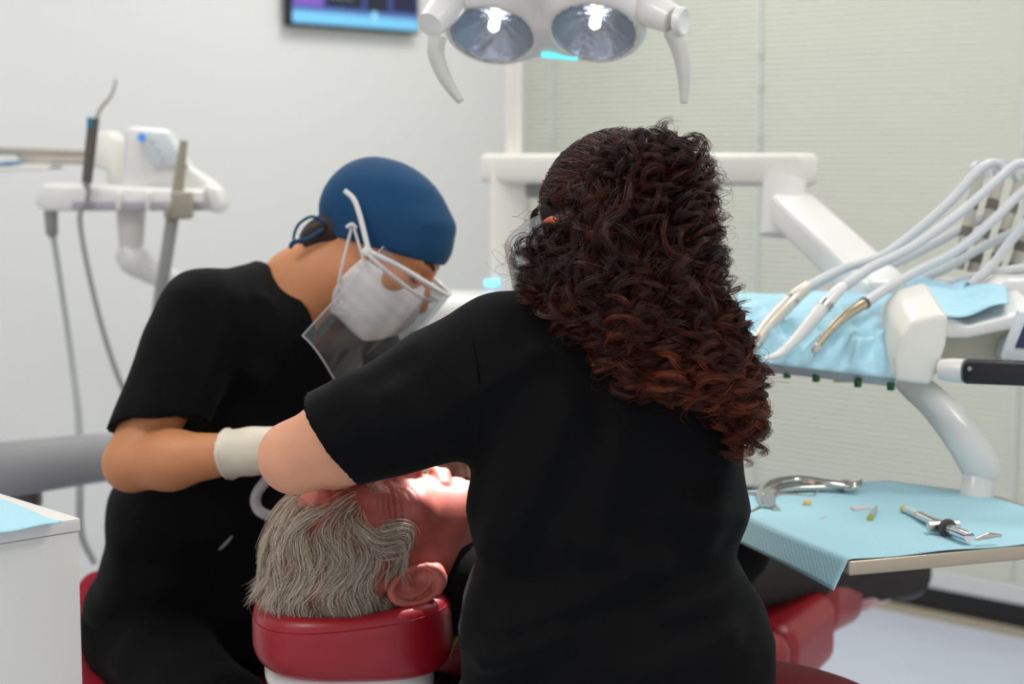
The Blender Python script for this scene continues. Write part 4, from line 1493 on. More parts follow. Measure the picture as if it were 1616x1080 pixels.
def fA_body(p):
    d = cone(p, chestA, waistA, 0.075, 0.085)
    d = smin(d, cone(p, waistA, hipA, 0.10, 0.12), 0.05)
    d = smin(d, cone(p, neckA + V(-0.01, 0, -0.03), chestA, 0.045, 0.075), 0.03)
    for s_, e_, w_ in ((shR, elR, wrR), (shL, elL, wrL)):
        d = smin(d, cone(p, s_, s_ * 0.4 + e_ * 0.6, 0.045, 0.042), 0.03)
        d = smin(d, cone(p, s_ * 0.4 + e_ * 0.6, e_, 0.042, 0.0385), 0.015)
        m_ = e_ * 0.62 + w_ * 0.38
        d = smin(d, cone(p, e_, m_, 0.0375, 0.0395), 0.012)
        d = smin(d, cone(p, m_, w_, 0.0395, 0.027), 0.02)
    return d


sdf_obj('body', fA_body, (-0.95, 2.1, 0.45), (0.1, 3.0, 1.3), 0.007, M_SKINA, ass, extra=[(fA_skin, HA - V(0.30, 0.26, 0.30), HA + V(0.22, 0.22, 0.22), 0.0035)])
# brow, lashes
for sx in (1, -1):
    MB().tube(spl([frA(sx * 0.016, 0.096, 0.034), frA(sx * 0.034, 0.0905, 0.040), frA(sx * 0.052, 0.074, 0.034)], 10), [0.0022, 0.003, 0.0012], 8).build('eyebrow', mat('dark_brow', (48, 30, 22), 0.7), ass)
    MB().tube(spl([frA(sx * 0.018, 0.0885, 0.004), frA(sx * 0.032, 0.0895, 0.002), frA(sx * 0.046, 0.082, 0.006)], 10), 0.0012, 6).build('eyelash', mat('dark_brow', (48, 30, 22), 0.7), ass)


def capplane(q):
    return (-0.029 + (q[:, 1] + 0.055) * 0.497) - q[:, 2]


def fA_cap(p):
    q = toA(p)
    d = ell(q, (0, -0.009, 0.041), (0.085, 0.107, 0.086))
    d = smin(d, ell(q, (0, 0.040, 0.056), (0.062, 0.047, 0.053)), 0.03)
    d = smin(d, ell(q, (0, -0.075, 0.03), (0.05, 0.035, 0.05)), 0.04)
    d = d + 0.0022 * np.sin(q[:, 1] * 70 + 3 * np.sin(q[:, 2] * 30)) * np.exp(-((q[:, 2] - 0.10) / 0.035) ** 2) + 0.0015 * wob(q, 55)
    # front tuck seam
    d = d + 0.0025 * np.exp(-((q[:, 1] - 0.020) / 0.005) ** 2) * np.clip((q[:, 2] - 0.085) / 0.04, 0, 1) - 0.002 * crease(q, V(0.0, 0.02, 0.13), V(0.07, 0.05, 0.085), 0.007) - 0.002 * crease(q, V(0.02, 0.0, 0.13), V(0.08, -0.01, 0.08), 0.007)
    d = smin(d, head(q, ears=(), detail=False) - 0.005, 0.012)
    d = smax(d, capplane(q), 0.006)
    return d * SA


sdf_obj('surgical_cap', fA_cap, HA - 0.19, HA + 0.19, 0.0032, M_NAVY, ass)
# dark hair at the nape, cap tie
M_AHAIR = mat('dark_brown_hair', (42, 28, 22), 0.6, bump=0.6, scale=120, stretch=(1, 6, 6))
nape = frA(0, -0.075, -0.040)


def fA_nape(p):
    q = toA(p)
    d = ell(q, (0, -0.060, -0.018), (0.060, 0.034, 0.036))
    d = smin(d, ell(q, (0, -0.074, -0.052), (0.046, 0.026, 0.030)), 0.02)
    return (d + 0.002 * np.sin(q[:, 0] * 260 + 2 * np.sin(q[:, 2] * 80))) * SA


sdf_obj('hair', fA_nape, HA - 0.2, HA + 0.12, 0.004, M_AHAIR, ass)
MB().tube(spl([at(512, 352, 2.50), at(492, 342, 2.49), at(470, 356, 2.49), at(464, 380, 2.50), at(482, 378, 2.50), at(510, 362, 2.50)], 26), 0.0042, 10, flat=(0.5, (0, -1, 0))).build('cap_tie', M_NAVY, ass)
MB().tube(spl([at(478, 378, 2.50), at(462, 384, 2.50), at(458, 392, 2.50)], 8), [0.006, 0.008, 0.005], 10, flat=(0.5, (0, -1, 0))).build('tie_end', M_NAVY, ass)


# mask
def fA_mask(p):
    q = toA(p)
    d0 = head(q, ears=(), detail=False) - 0.006
    d0 = smin(d0, ell(q, (0, 0.066, -0.052), (0.056, 0.060, 0.060)), 0.025)
    x, y, z = np.abs(q[:, 0]), q[:, 1], q[:, 2]
    d0 = d0 + 0.0006 * np.sin(z * 330 + 12 * y) * np.exp(-((z + 0.06) / 0.04) ** 2) + 0.0016 * wob(q, 60) - 0.003 * crease(q, V(0.068, 0.02, -0.05), V(0.03, 0.11, -0.075), 0.007) - 0.003 * crease(q, V(0.066, 0.02, -0.07), V(0.03, 0.085, -0.115), 0.007)
    top = z - (-0.012 + 0.022 * np.exp(-(x / 0.022) ** 2) - 0.14 * (0.055 - y).clip(0, 1))
    low = -0.125 - 0.1 * (0.05 - y).clip(0, 1) - z
    back = (0.002 + 0.10 * np.abs(z + 0.06)) - y
    inner = -(head(q, ears=(), detail=False) - 0.001)
    return smax(smax(smax(d0, top, 0.006), low, 0.01), np.maximum(back, inner), 0.003) * SA


sdf_obj('face_mask', fA_mask, HA - 0.2, HA + 0.2, 0.0032, M_MASK, ass)
earp = frA(0.088, -0.030, -0.008)
for pts in ([frA(0.086, -0.034, 0.004), frA(0.080, -0.012, -0.040), frA(0.071, 0.004, -0.072)], [frA(0.087, -0.030, 0.006), frA(0.080, 0.000, -0.014), frA(0.073, 0.018, -0.026)],
            [frA(-0.086, -0.034, 0.004), frA(-0.080, -0.012, -0.040), frA(-0.071, 0.004, -0.072)], [frA(-0.087, -0.030, 0.006), frA(-0.080, 0.000, -0.014), frA(-0.073, 0.018, -0.026)]):
    MB().tube(spl(pts, 10), 0.0021, 8).build('ear_loop', M_MASK, ass)
MB().tube(spl([frA(0.087, -0.040, 0.0), frA(0.090, -0.036, 0.009), frA(0.088, -0.028, 0.008)], 8), 0.0028, 8).build('loop_clip', M_MASK, ass)


# face shield: white spectacle frame and clear visor
M_FRAMEW = mat('shield_frame_white', (232, 230, 228), 0.3, coat=0.2)
for sx in (1, -1):
    tp0 = [frA(sx * 0.098, -0.078, 0.040), frA(sx * 0.100, -0.050, 0.036), frA(sx * 0.101, 0.012, -0.004), frA(sx * 0.1, 0.016, -0.007)]
    MB().tube(spl(tp0[:3], 16), [0.0036, 0.0040, 0.0040], 10, flat=(0.7, (0, 0, 1))).build('shield_temple', M_FRAMEW, ass)
    MB().tube(spl([frA(sx * 0.100, 0.008, -0.004), frA(sx * 0.094, 0.060, 0.010), frA(sx * 0.070, 0.110, 0.018), frA(sx * 0.028, 0.134, 0.020), frA(0, 0.137, 0.020)], 24), 0.0038, 10).build('shield_brow_bar', M_FRAMEW, ass)
    MB().tube(spl([frA(sx * 0.100, 0.010, -0.008), frA(sx * 0.092, 0.060, -0.008), frA(sx * 0.066, 0.106, -0.006), frA(sx * 0.030, 0.126, -0.002)], 20), 0.0032, 10).build('shield_lower_bar', M_FRAMEW, ass)
    MB().box(frA(sx * 0.1, 0.008, -0.005), (0.007, 0.012, 0.014), 0.002, axes(RA[:, 0], RA[:, 1], RA[:, 2])).build('shield_hinge', M_FRAMEW, ass)


def visor(u, v):
    a = math.radians(-92 + 184 * u)
    r_ = 0.112 + 0.010 * v
    zc = 0.018 - 0.215 * v * (1 - 0.16 * abs(math.sin(a)) ** 4)
    return frA(r_ * math.sin(a), 0.028 + r_ * math.cos(a), zc)


MB().sheet(visor, 48, 12, 0.0006).build('visor', M_CLEAR, ass)
MB().tube(np.array([visor(u / 40, 1.0) for u in range(41)]), 0.0009, 6).build('visor_edge', mat('visor_edge', (200, 200, 208), 0.2), ass)
MB().tube(np.array([visor(1.0, v / 12) for v in range(13)]), 0.0008, 6).build('visor_edge', mat('visor_edge', (200, 200, 208), 0.2), ass)


# scrub top
hemAn = nrm(elR - shR)
hemAc = shR * 0.24 + elR * 0.76


def lofted(p, sts, k=0.05):
    """tilted trunk: list of (centre, half lateral, half depth) joined by elliptic capsules"""
    d = None
    for (c0, a0, b0), (c1, a1, b1) in zip(sts, sts[1:]):
        ba = c1 - c0
        t_ = np.clip(((p - c0) @ ba) / (ba @ ba), 0, 1)
        q = p - c0 - t_[:, None] * ba
        lat, dep = q @ ALs, q @ AF
        rest = q - lat[:, None] * ALs - dep[:, None] * AF
        A, Bb = a0 + (a1 - a0) * t_, b0 + (b1 - b0) * t_
        kk = np.sqrt((lat / A) ** 2 + (dep / Bb) ** 2 + (np.linalg.norm(rest, axis=1) / (0.5 * (A + Bb) * 0.6)) ** 2)
        e = (kk - 1) * np.minimum(A, Bb)
        d = e if d is None else smin(d, e, k)
    return d


VTIP = at(500, 536, 2.495)


def fA_top(p):
    d = lofted(p, [(neckA + V(-0.012, 0, -0.055), 0.10, 0.070), (chestA + V(0, 0, 0.03), 0.165, 0.108), (chestA * 0.45 + waistA * 0.55, 0.150, 0.118), (waistA, 0.155, 0.120), (hipA + V(0, 0, 0.01), 0.155, 0.138)])
    d = smin(d, cone(p, at(424, 446, 2.57), shR + V(0.01, 0, 0.0), 0.037, 0.060), 0.04)
    d = smin(d, cone(p, at(450, 452, 2.60), shL, 0.042, 0.06), 0.04)
    for s_, e_ in ((shR, elR), (shL, elL)):
        hc_ = s_ * 0.24 + e_ * 0.76
        n_ = nrm(e_ - s_)
        sl_ = cone(p, s_, s_ * 0.12 + e_ * 0.88 + V(0.016, 0.004, 0.0), 0.070, 0.066)
        cut = (p - hc_) @ nrm(n_ + V(0.45, 0, -0.12) * (1 if s_ is shR else 0))
        sl_ = np.maximum(sl_, cut)
        sl_ = np.maximum(sl_, -np.maximum(cone(p, s_, e_ + V(0.006, 0, 0), 0.046, 0.046), -cut - 0.02))
        d = smin(d, sl_, 0.02)
    # folds
    d = d - 0.008 * crease(p, at(300, 470, 2.42), at(240, 640, 2.34), 0.020) + 0.006 * crease(p, at(330, 480, 2.42), at(300, 650, 2.34), 0.016)
    d = d - 0.008 * crease(p, at(370, 480, 2.44), at(420, 640, 2.44), 0.018) - 0.006 * crease(p, at(420, 470, 2.46), at(470, 620, 2.46), 0.014)
    d = d - 0.008 * crease(p, at(230, 830, 2.47), at(380, 870, 2.44), 0.022) + 0.007 * crease(p, at(210, 880, 2.47), at(360, 940, 2.44), 0.02)
    d = d + 0.004 * wob(p, 26, 1.0) + 0.002 * wob(p, 60, 2.0)
    # V neck opening: wedge from the tip up to both sides of the neck
    vtip = VTIP
    n1 = nrm(np.cross(at(412, 404, 2.55) - vtip, AF + V(0, 0, 0.25)))
    n2 = nrm(np.cross(at(532, 440, 2.60) - vtip, AF + V(0, 0, 0.25)))
    cn = neckA + V(0.02, -0.03, 0.05)
    if n1 @ (cn - vtip) < 0:
        n1 = -n1
    if n2 @ (cn - vtip) < 0:
        n2 = -n2
    opn = np.maximum(-((p - vtip) @ n1), -((p - vtip) @ n2))
    d = smax(d, -opn, 0.005)
    floor_ = hipA[2] - 0.06 - p[:, 2]
    return np.maximum(d, floor_)


sdf_obj('scrub_top', fA_top, (-0.95, 2.1, 0.50), (0.05, 3.0, 1.3), 0.006, M_BLACK, ass)

kneeR, kneeL = hipA + AF * 0.42 - ALs * 0.16 + V(-0.03, 0, -0.05), hipA + AF * 0.40 + ALs * 0.17 + V(0, 0.1, -0.05)


def fA_trs(p):
    d = ell(p, hipA + V(0.0, 0, -0.025), (0.150, 0.15, 0.105))
    for k_, s_ in ((kneeR, -1), (kneeL, 1)):
        h_ = hipA + ALs * 0.07 * s_ + V(0, 0, -0.04)
        d = smin(d, cone(p, h_, k_, 0.080, 0.066), 0.05)
        ft = V(k_[0] - 0.05, k_[1] + 0.05, 0.10)
        d = smin(d, cone(p, k_, ft, 0.064, 0.050), 0.03)
    return d + 0.004 * wob(p, 30, 3.0) + 0.005 * np.sin(p[:, 2] * 60 + p[:, 0] * 25) * np.exp(-((p[:, 2] - 0.68) / 0.06) ** 2)


sdf_obj('scrub_trousers', fA_trs, (-0.9, 1.95, 0.05), (0.15, 3.1, 0.95), 0.008, M_BLACKT, ass)
for k_ in (kneeR, kneeL):
    c_ = V(k_[0] - 0.05, k_[1] + 0.05, 0.045)
    sdf_obj('shoe', lambda p, c_=c_: np.maximum(smin(cone(p, c_ + V(-0.03, 0.03, 0.0), c_ + AF * 0.14 - V(0, 0, 0.008), 0.046, 0.036), cone(p, c_, c_ + V(0, 0, 0.05), 0.046, 0.05), 0.03), 0.003 - p[:, 2]), c_ - 0.25, c_ + 0.25, 0.007, M_SHOE, ass)
# pocket print
lg = [hit(fA_top, x, y) for x, y in ((346, 868), (356, 858), (367, 846))]
MB().tube(spl([l_ + V(0, -0.002, 0) for l_ in lg], 8), [0.0015, 0.003, 0.0015], 6).build('pocket_tag', M_GREYP, ass)


def fA_gloveR(p):
    d = cone(p, wrR + nrm(wrR - elR) * -0.012, wrR + nrm(wrR - elR) * 0.06, 0.034, 0.030)
    d = np.maximum(d, -((p - wrR) @ nrm(wrR - elR) + 0.012))
    d = smin(d, hand_sdf(p, wrR + nrm(wrR - elR) * 0.05, V(0.93, 0.05, 0.02), V(0.1, 0.35, -0.9), 1, 0.55), 0.02)
    d = np.minimum(d, np.maximum(np.abs((p - wrR) @ nrm(wrR - elR) + 0.010) - 0.0025, cone(p, elR, wrR, 0.036, 0.036)))
    return d + 0.0012 * wob(p, 130)


sdf_obj('glove', fA_gloveR, wrR - 0.12, wrR + V(0.24, 0.16, 0.14), 0.003, M_GLOVE, ass)


def fA_gloveL(p):
    d = cone(p, wrL + nrm(wrL - elL) * -0.02, wrL + nrm(wrL - elL) * 0.05, 0.034, 0.030)
    return smin(d, hand_sdf(p, wrL + nrm(wrL - elL) * 0.03, nrm(V(0.15, -0.9, -0.2)), V(0.9, 0.1, -0.4), 1, 0.8), 0.02)


sdf_obj('glove', fA_gloveL, wrL - 0.2, wrL + 0.16, 0.004, M_GLOVE, ass)

# suction tube looping down from the assistant's hand
t = thing('suction_tube', 'grey suction tube looping below the assistant glove', 'tube', at(420, 815, 2.36))
MB().tube(spl([at(455, 712, 2.33), at(425, 752, 2.36), at(405, 780, 2.37), at(406, 802, 2.37), at(424, 814, 2.37), at(470, 822, 2.40), at(540, 850, 2.44)], 40), 0.0075, 14).build('tube', mat('tube_grey', (196, 196, 194), 0.4), t)
MB().tube([at(452, 716, 2.33), at(470, 694, 2.31)], [0.0095, 0.0105], 14).build('tip_holder', M_LGREY, t)

# ------------------------------------------------------------------ patient
pat = thing('person', 'grey-haired patient lying back with head on the red headrest', 'person', (HC + BD * 0.7) * V(1, 1, 0) + V(0, 0, 0.55))
crown = nrm(V(-0.90, -0.42, 0.06))
fwdP = nrm(V(0.12, 0.10, 1.0))
RP = frame(fwdP, crown)
SP = 1.06


def toP(p):
    return ((p - HC) @ RP) / SP


def frP(x, y, z):
    return HC + RP @ (V(x, y, z) * SP)


def fP_head(p):
    q = toP(p)
    d = head(q, male=True, eo=(0, -0.010, -0.014)) * SP
    flat = HR[2] + 0.002 - p[:, 2]
    d = smax(d, flat, 0.02)
    return d


chP = HC + BD * 0.42 + V(0, 0, -0.04)
hpP = HC + BD * 0.80
hpP[2] = 0.645
nkP = HC + BD * 0.16 + V(0.01, 0.0, -0.035)
knR, knL = HC + BD * 1.08 + BS * 0.12, HC + BD * 1.08 - BS * 0.12
knR[2], knL[2] = 0.66, 0.65
knR = at(1255, 880, 2.98)
ftR, ftL = at(1432, 906, 3.28), HC + BD * 1.46 - BS * 0.06
ftL[2] = 0.58


def fP_body(p):
    d = cone(p, frP(0, -0.035, -0.10), nkP, 0.055, 0.06)
    d = smin(d, cone(p, nkP + BD * 0.08, chP, 0.09, 0.10), 0.04)
    d = smin(d, cone(p, chP, hpP, 0.10, 0.10), 0.05)
    for h_, k_, f_ in ((hpP + BS * 0.09, knR, ftR), (hpP - BS * 0.09, knL, ftL)):
        d = smin(d, cone(p, h_, k_, 0.07, 0.05), 0.04)
        d = smin(d, cone(p, k_, f_, 0.048, 0.035), 0.03)
    return d


sdf_obj('body', fP_body, HC + V(-0.2, -0.3, -0.45), HC + V(1.25, 1.6, 0.3), 0.009, M_SKINP, pat, extra=[(fP_head, HC - 0.20, HC + 0.20, 0.0026)])


def fP_top(p):
    d = None
    a, c, e = nkP + BD * 0.10, chP, hpP
    for (c0, w0, h0), (c1, w1, h1) in (((a, 0.17, 0.085), (c, 0.21, 0.115)), ((c, 0.21, 0.115), (e, 0.19, 0.125))):
        ba = c1 - c0
        t_ = np.clip(((p - c0) @ ba) / (ba @ ba), 0, 1)
        q = p - c0 - t_[:, None] * ba
        lat, up_, al = q @ BS, q[:, 2], q @ BD
        w_, h_ = w0 + (w1 - w0) * t_, h0 + (h1 - h0) * t_
        dd = (np.sqrt((lat / w_) ** 2 + (up_ / h_) ** 2 + (al / h_) ** 2) - 1) * np.minimum(w_, h_)
        d = dd if d is None else smin(d, dd, 0.05)
    for s_ in (1, -1):
        sh = a + BS * 0.15 * s_ + BD * 0.05
        eb = c + BS * 0.26 * s_ + BD * 0.10 + V(0, 0, -0.03)
        hn = e + BS * 0.07 * s_ - BD * 0.08 + V(0, 0, 0.11)
        d = smin(d, cone(p, sh, eb, 0.062, 0.052), 0.03)
        d = smin(d, cone(p, eb, hn, 0.05, 0.038), 0.02)
    d = smin(d, cone(p, frP(0.01, -0.030, -0.075), a, 0.070, 0.10), 0.03)
    cutn = (p - frP(0, 0, -0.068)) @ (RP @ nrm(V(0, 0.25, 1.0)))
    return smax(d + 0.004 * wob(p, 28, 5), cutn, 0.01)


sdf_obj('dark_sweater', fP_top, HC + V(-0.15, -0.25, -0.4), HC + V(0.95, 1.25, 0.3), 0.008, mat('black_sweater', (22, 21, 22), 0.9, bump=0.3, scale=700, spec=0.1), pat)
for s_ in (1, -1):
    w_ = hpP + BS * 0.07 * s_ - BD * 0.08 + V(0, 0, 0.125)
    sdf_obj('hand', lambda p, w_=w_, s_=s_: hand_sdf(p, w_, -BS * s_ + BD * 0.3, V(0, 0, -1), s_, 0.35), w_ - 0.2, w_ + 0.2, 0.004, M_SKINP, pat)


def fP_trs(p):
    d = ell(p, hpP, (0.17, 0.17, 0.12))
    for h_, k_, f_ in ((hpP + BS * 0.09, knR, ftR), (hpP - BS * 0.09, knL, ftL)):
        d = smin(d, cone(p, h_, k_, 0.10, 0.082), 0.04)
        d = smin(d, cone(p, k_, f_, 0.080, 0.050), 0.04)
    return d + 0.004 * wob(p, 32, 7)


sdf_obj('trousers', fP_trs, HC + V(0.1, 0.2, -0.5), HC + V(1.3, 1.6, 0.15), 0.009, M_CHARC, pat)
for f_ in (ftR, ftL):
    sdf_obj('shoe', lambda p, f_=f_: smin(cone(p, f_ + V(-0.01, 0, -0.01), f_ + (V(0.075, 0.07, 0.115) if f_ is ftR else V(0.02, 0.08, 0.03)), 0.036, 0.026), ell(p, f_, (0.042, 0.042, 0.042)), 0.03), f_ - 0.2, f_ + 0.22, 0.007, M_SHOE, pat)

# ------------------------------------------------------------------ dentist (curly hair)
den = thing('person', 'person in black scrubs seen from behind with long curly auburn hair', 'person', (sd_c[0] - 0.05, sd_c[1], 0.0))
DY = 1.95
HD = at(966, 396, 1.99)
fwdD = nrm(V(-0.62, 0.68, -0.40))
RD_ = frame(fwdD, V(-0.15, 0.35, 1.0))
SD = 0.97


def toD(p):
    return ((p - HD) @ RD_) / SD


def frD(x, y, z):
    return HD + RD_ @ (V(x, y, z) * SD)


rows = [(470, 940, 60, 1.985, 0.062), (500, 960, 150, 1.975, 0.080), (540, 962, 192, 1.96, 0.095), (600, 964, 205, 1.955, 0.105), (700, 960, 216, 1.955, 0.112), (800, 962, 226, 1.955, 0.112), (885, 962, 212, 1.955, 0.110), (950, 967, 244, 1.95, 0.122), (1000, 970, 258, 1.95, 0.132), (1080, 976, 256, 1.955, 0.138), (1130, 978, 254, 1.96, 0.14)]
DST = []
for (py, pxc, hw, Yc, hd_) in rows:
    c = at(pxc, py, Yc)
    DST.append((c[0], Yc, c[2], hw / FPX * Yc * 0.995, hd_))
dshL, dshR = at(800, 590, 1.955), at(1062, 560, 2.04)
dhem = at(524, 695, 1.955)
delL, dwrL = at(466, 722, 1.965), at(640, 700, 2.20)
delR, dwrR = at(1080, 760, 2.16), at(850, 720, 2.36)
hn1, hn2 = at(480, 622, 1.955), at(566, 767, 1.955)
hdir = nrm(hn2 - hn1)
hemN = nrm(np.cross(hdir, V(0, 1, 0)))
if hemN[0] > 0:
    hemN = -hemN


def fD_top(p):
    d = loft(p, DST, 2.5)
    d = smin(d, cone(p, at(935, 512, 1.98), at(792, 535, 1.96), 0.052, 0.050), 0.03)
    d = smin(d, cone(p, at(980, 505, 1.98), dshR, 0.055, 0.058), 0.04)
    d = smin(d, cone(p, at(955, 480, 1.99), at(960, 440, 2.0), 0.060, 0.056), 0.03)
    sl_ = cone(p, dshL, dhem + nrm(dhem - dshL) * 0.05, 0.084, 0.058)
    sl_ = smin(sl_, cone(p, at(785, 545, 1.955), at(700, 600, 1.955), 0.050, 0.060), 0.02)
    sl_ = smin(sl_, cone(p, at(575, 655, 1.935), at(520, 690, 1.935), 0.052, 0.052), 0.01)
    sl_ = sl_ - 0.006 * crease(p, at(610, 600, 1.89), at(700, 700, 1.87), 0.02) + 0.006 * crease(p, at(640, 570, 1.9), at(590, 600, 1.9), 0.018)
    cut = (p - dhem) @ hemN
    sl_ = np.maximum(sl_, cut)
    sl_ = np.maximum(sl_, -np.maximum(cone(p, dshL, delL, 0.058, 0.0535), -cut - 0.03))
    d = smin(d, sl_, 0.022)
    sr = cone(p, dshR, dshR * 0.3 + delR * 0.7, 0.066, 0.062)
    cutr = (p - (dshR * 0.35 + delR * 0.65)) @ nrm(delR - dshR)
    d = smin(d, np.maximum(sr, cutr), 0.03)
    # drape folds over the back
    for a, c, w_, am in (((770, 520), (905, 640), 26, 0.004), ((900, 640), (800, 860), 30, 0.007), ((990, 660), (930, 880), 30, 0.006), ((800, 760), (745, 900), 22, 0.006),
                         ((1040, 890), (800, 985), 24, 0.010), ((1180, 835), (1080, 800), 26, 0.008), ((1195, 930), (1060, 960), 24, 0.009), ((880, 1000), (760, 1050), 22, 0.010),
                         ((1000, 880), (900, 850), 22, 0.006), ((1150, 1000), (1000, 1060), 24, 0.008), ((1160, 700), (1120, 860), 24, 0.006), ((760, 620), (850, 560), 24, 0.004)):
        d = d - 1.5 * am * crease(p * V(1, 0.25, 1), at(a[0], a[1], 1.84) * V(1, 0.25, 1), at(c[0], c[1], 1.84) * V(1, 0.25, 1), w_ / 1400.0)
    d = d + 0.008 * crease(p, at(1165, 880, 1.86), at(1190, 885, 1.95), 0.022)
    d = d + 0.0035 * wob(p, 24, 0.4) + 0.0016 * wob(p, 70, 0.9)
    neck = cone(p, at(958, 452, 1.995), at(965, 390, 2.01), 0.050, 0.06)
    return smax(d, -neck, 0.004)


sdf_obj('scrub_top', fD_top, (-0.36, 1.74, 0.62), (0.40, 2.36, 1.24), 0.0042, M_BLACK, den)
# sleeve seam and hem stitch
sp_ = [hit(fD_top, x, y) for x, y in ((737, 492), (744, 520), (751, 560), (757, 605), (760, 650), (757, 690), (748, 725))]
MB().tube(spl([s - V(0, 0.0003, 0) for s in sp_], 40), 0.0011, 6).build('sleeve_seam', mat('black_seam', (7, 7, 8), 0.9, spec=0.05), den)
st_ = []
for k in range(25):
    q = k / 24.0
    w_ = hn1 * (1 - q) + hn2 * q - hemN * 0.022
    pr = CX + (w_[0] / w_[1]) * FPX
    st_.append(w_)


def fD_body(p):
    d = cone(p, at(960, 470, 2.0), at(965, 700, 1.97), 0.045, 0.09)
    d = smin(d, cone(p, at(965, 700, 1.97), at(970, 1040, 1.97), 0.09, 0.11), 0.04)
    for s_, e_, w_, r_ in ((dshL, delL, dwrL, 0.050), (dshR, delR, dwrR, 0.045)):
        m_ = s_ * 0.25 + e_ * 0.75
        d = smin(d, cone(p, s_, m_, r_, r_ + 0.003), 0.03)
        d = smin(d, cone(p, m_, e_, r_ + 0.003, 0.0415), 0.015)
        m2 = e_ * 0.65 + w_ * 0.35
        d = smin(d, cone(p, e_, m2, 0.0405, 0.041), 0.012)
        d = smin(d, cone(p, m2, w_, 0.041, 0.026), 0.02)
    return d


def fD_head(p):
    q = toD(p)
    return smin(head(q) * SD, cone(p, frD(0, -0.03, -0.08), at(960, 480, 2.0), 0.05, 0.05), 0.03)


sdf_obj('body', fD_body, (-0.38, 1.80, 0.66), (0.36, 2.5, 1.25), 0.005, M_SKIND, den, extra=[(fD_head, HD - 0.2, HD + 0.18, 0.004)])


def fD_gl(p, w_=dwrL, e_=delL):
    ax_ = nrm(w_ - e_)
    d = cone(p, w_ - ax_ * 0.03, w_ + ax_ * 0.02, 0.031, 0.028)
    return smin(d, hand_sdf(p, w_ + ax_ * 0.015, ax_ * 0.8 + V(0.2, 0.15, -0.1), V(0.2, 0.1, -0.9), 1, 0.75), 0.015)


sdf_obj('glove', fD_gl, dwrL - 0.14, dwrL + 0.19, 0.0035, M_GLOVE, den)
sdf_obj('glove', lambda p: smin(cone(p, dwrR + nrm(delR - dwrR) * 0.03, dwrR, 0.031, 0.028), hand_sdf(p, dwrR + nrm(dwrR - delR) * 0.01, nrm(dwrR - delR), V(0.0, 0.1, -0.9), -1, 0.75), 0.015), dwrR - 0.18, dwrR + 0.18, 0.004, M_GLOVE, den)
kdR, kdL = V(0.30, 2.24, 0.47), V(-0.10, 2.22, 0.47)


def fD_trs(p):
    c = at(974, 1100, 1.99)
    d = ell(p, c + V(0, 0.0, -0.02), (0.19, 0.15, 0.11))
    for k_, s_ in ((kdR, 1), (kdL, -1)):
        h_ = c + V(0.09 * s_, 0.03, -0.03)
        d = smin(d, cone(p, h_, k_, 0.092, 0.066), 0.05)
        d = smin(d, cone(p, k_, V(k_[0], k_[1] - 0.05, 0.10), 0.064, 0.05), 0.03)
    return d + 0.003 * wob(p, 30, 2)


sdf_obj('scrub_trousers', fD_trs, (-0.3, 1.75, 0.06), (0.5, 2.5, 0.86), 0.009, M_BLACKT, den)
for k_ in (kdR, kdL):
    c_ = V(k_[0], k_[1] - 0.05, 0.045)
    sdf_obj('shoe', lambda p, c_=c_: np.maximum(smin(cone(p, c_ + V(0, -0.03, 0), c_ + V(0, 0.15, -0.008), 0.045, 0.036), cone(p, c_, c_ + V(0, 0, 0.05), 0.045, 0.05), 0.03), 0.003 - p[:, 2]), c_ - 0.25, c_ + 0.25, 0.008, M_SHOE, den)

# goggles seen at the side of the face
def gog(u, v):
    a = math.radians(-100 + 200 * u)
    r_ = 0.110
    return frD(r_ * 1.02 * math.sin(a), 0.016 + r_ * 1.08 * math.cos(a), 0.035 - 0.120 * v * (1 - 0.25 * abs(2 * u - 1) ** 3))


MB().sheet(gog, 40, 10, 0.0012).build('goggle_lens', M_CLEARG, den)
for sx in (1, -1):
    MB().tube(spl([frD(sx * 0.097, 0.004, 0.030), frD(sx * 0.098, -0.012, 0.026), frD(sx * 0.094, -0.03, 0.012), frD(sx * 0.088, -0.04, -0.006)], 14), [0.0025, 0.0048, 0.0036, 0.0025], 10).build('goggle_temple', mat('orange_temple', (206, 96, 60), 0.3), den)
MB().sheet(lambda u, v: frD(0.074 * math.sin(math.radians(-75 + 150 * u)), 0.034 + 0.086 * math.cos(math.radians(-75 + 150 * u)), -0.015 - 0.10 * v), 20, 8, 0.002).build('face_mask', M_MASK, den)

# ------------------------------------------------------------------ dentist's hair
HB = [((1043, 304, 1.91), (0.050, 0.048, 0.056)), ((1005, 400, 1.885), (0.074, 0.055, 0.085)), ((1030, 490, 1.842), (0.068, 0.034, 0.058)), ((1096, 540, 1.835), (0.052, 0.030, 0.050)), ((1160, 560, 1.855), (0.020, 0.022, 0.050)), ((1130, 515, 1.862), (0.022, 0.028, 0.045)), ((890, 415, 1.94), (0.030, 0.034, 0.034)), ((945, 452, 1.87), (0.04, 0.03, 0.028))]
HBC = [(at(*c), r) for c, r in HB]
SKC = frD(0, -0.020, 0.050)


def f_hairbase(p):
    d = ell(p, SKC, np.array((0.087, 0.104, 0.092)) * SD, RD_)
    for c, r in HBC:
        d = smin(d, ell(p, c, r), 0.022)
    return d + 0.004 * wob(p, 70, 1.1) * np.clip((SKC[2] + 0.02 - p[:, 2]) / 0.05 + np.clip((p[:, 0] - SKC[0]) / 0.04, 0, 1), 0, 1)


hv, hq = surf(lambda p: f_hairbase(p) + 0.004, at(960, 400, 1.93) - V(0.22, 0.2, 0.32), at(960, 400, 1.93) + V(0.26, 0.22, 0.2), 0.006)
hb_me = np_mesh('hair', hv, hq)
hair_part = finish('hair', hb_me, mat('hair_core', (22, 11, 8), 0.8, bump=0.5, scale=150), den, True, sharp=0)

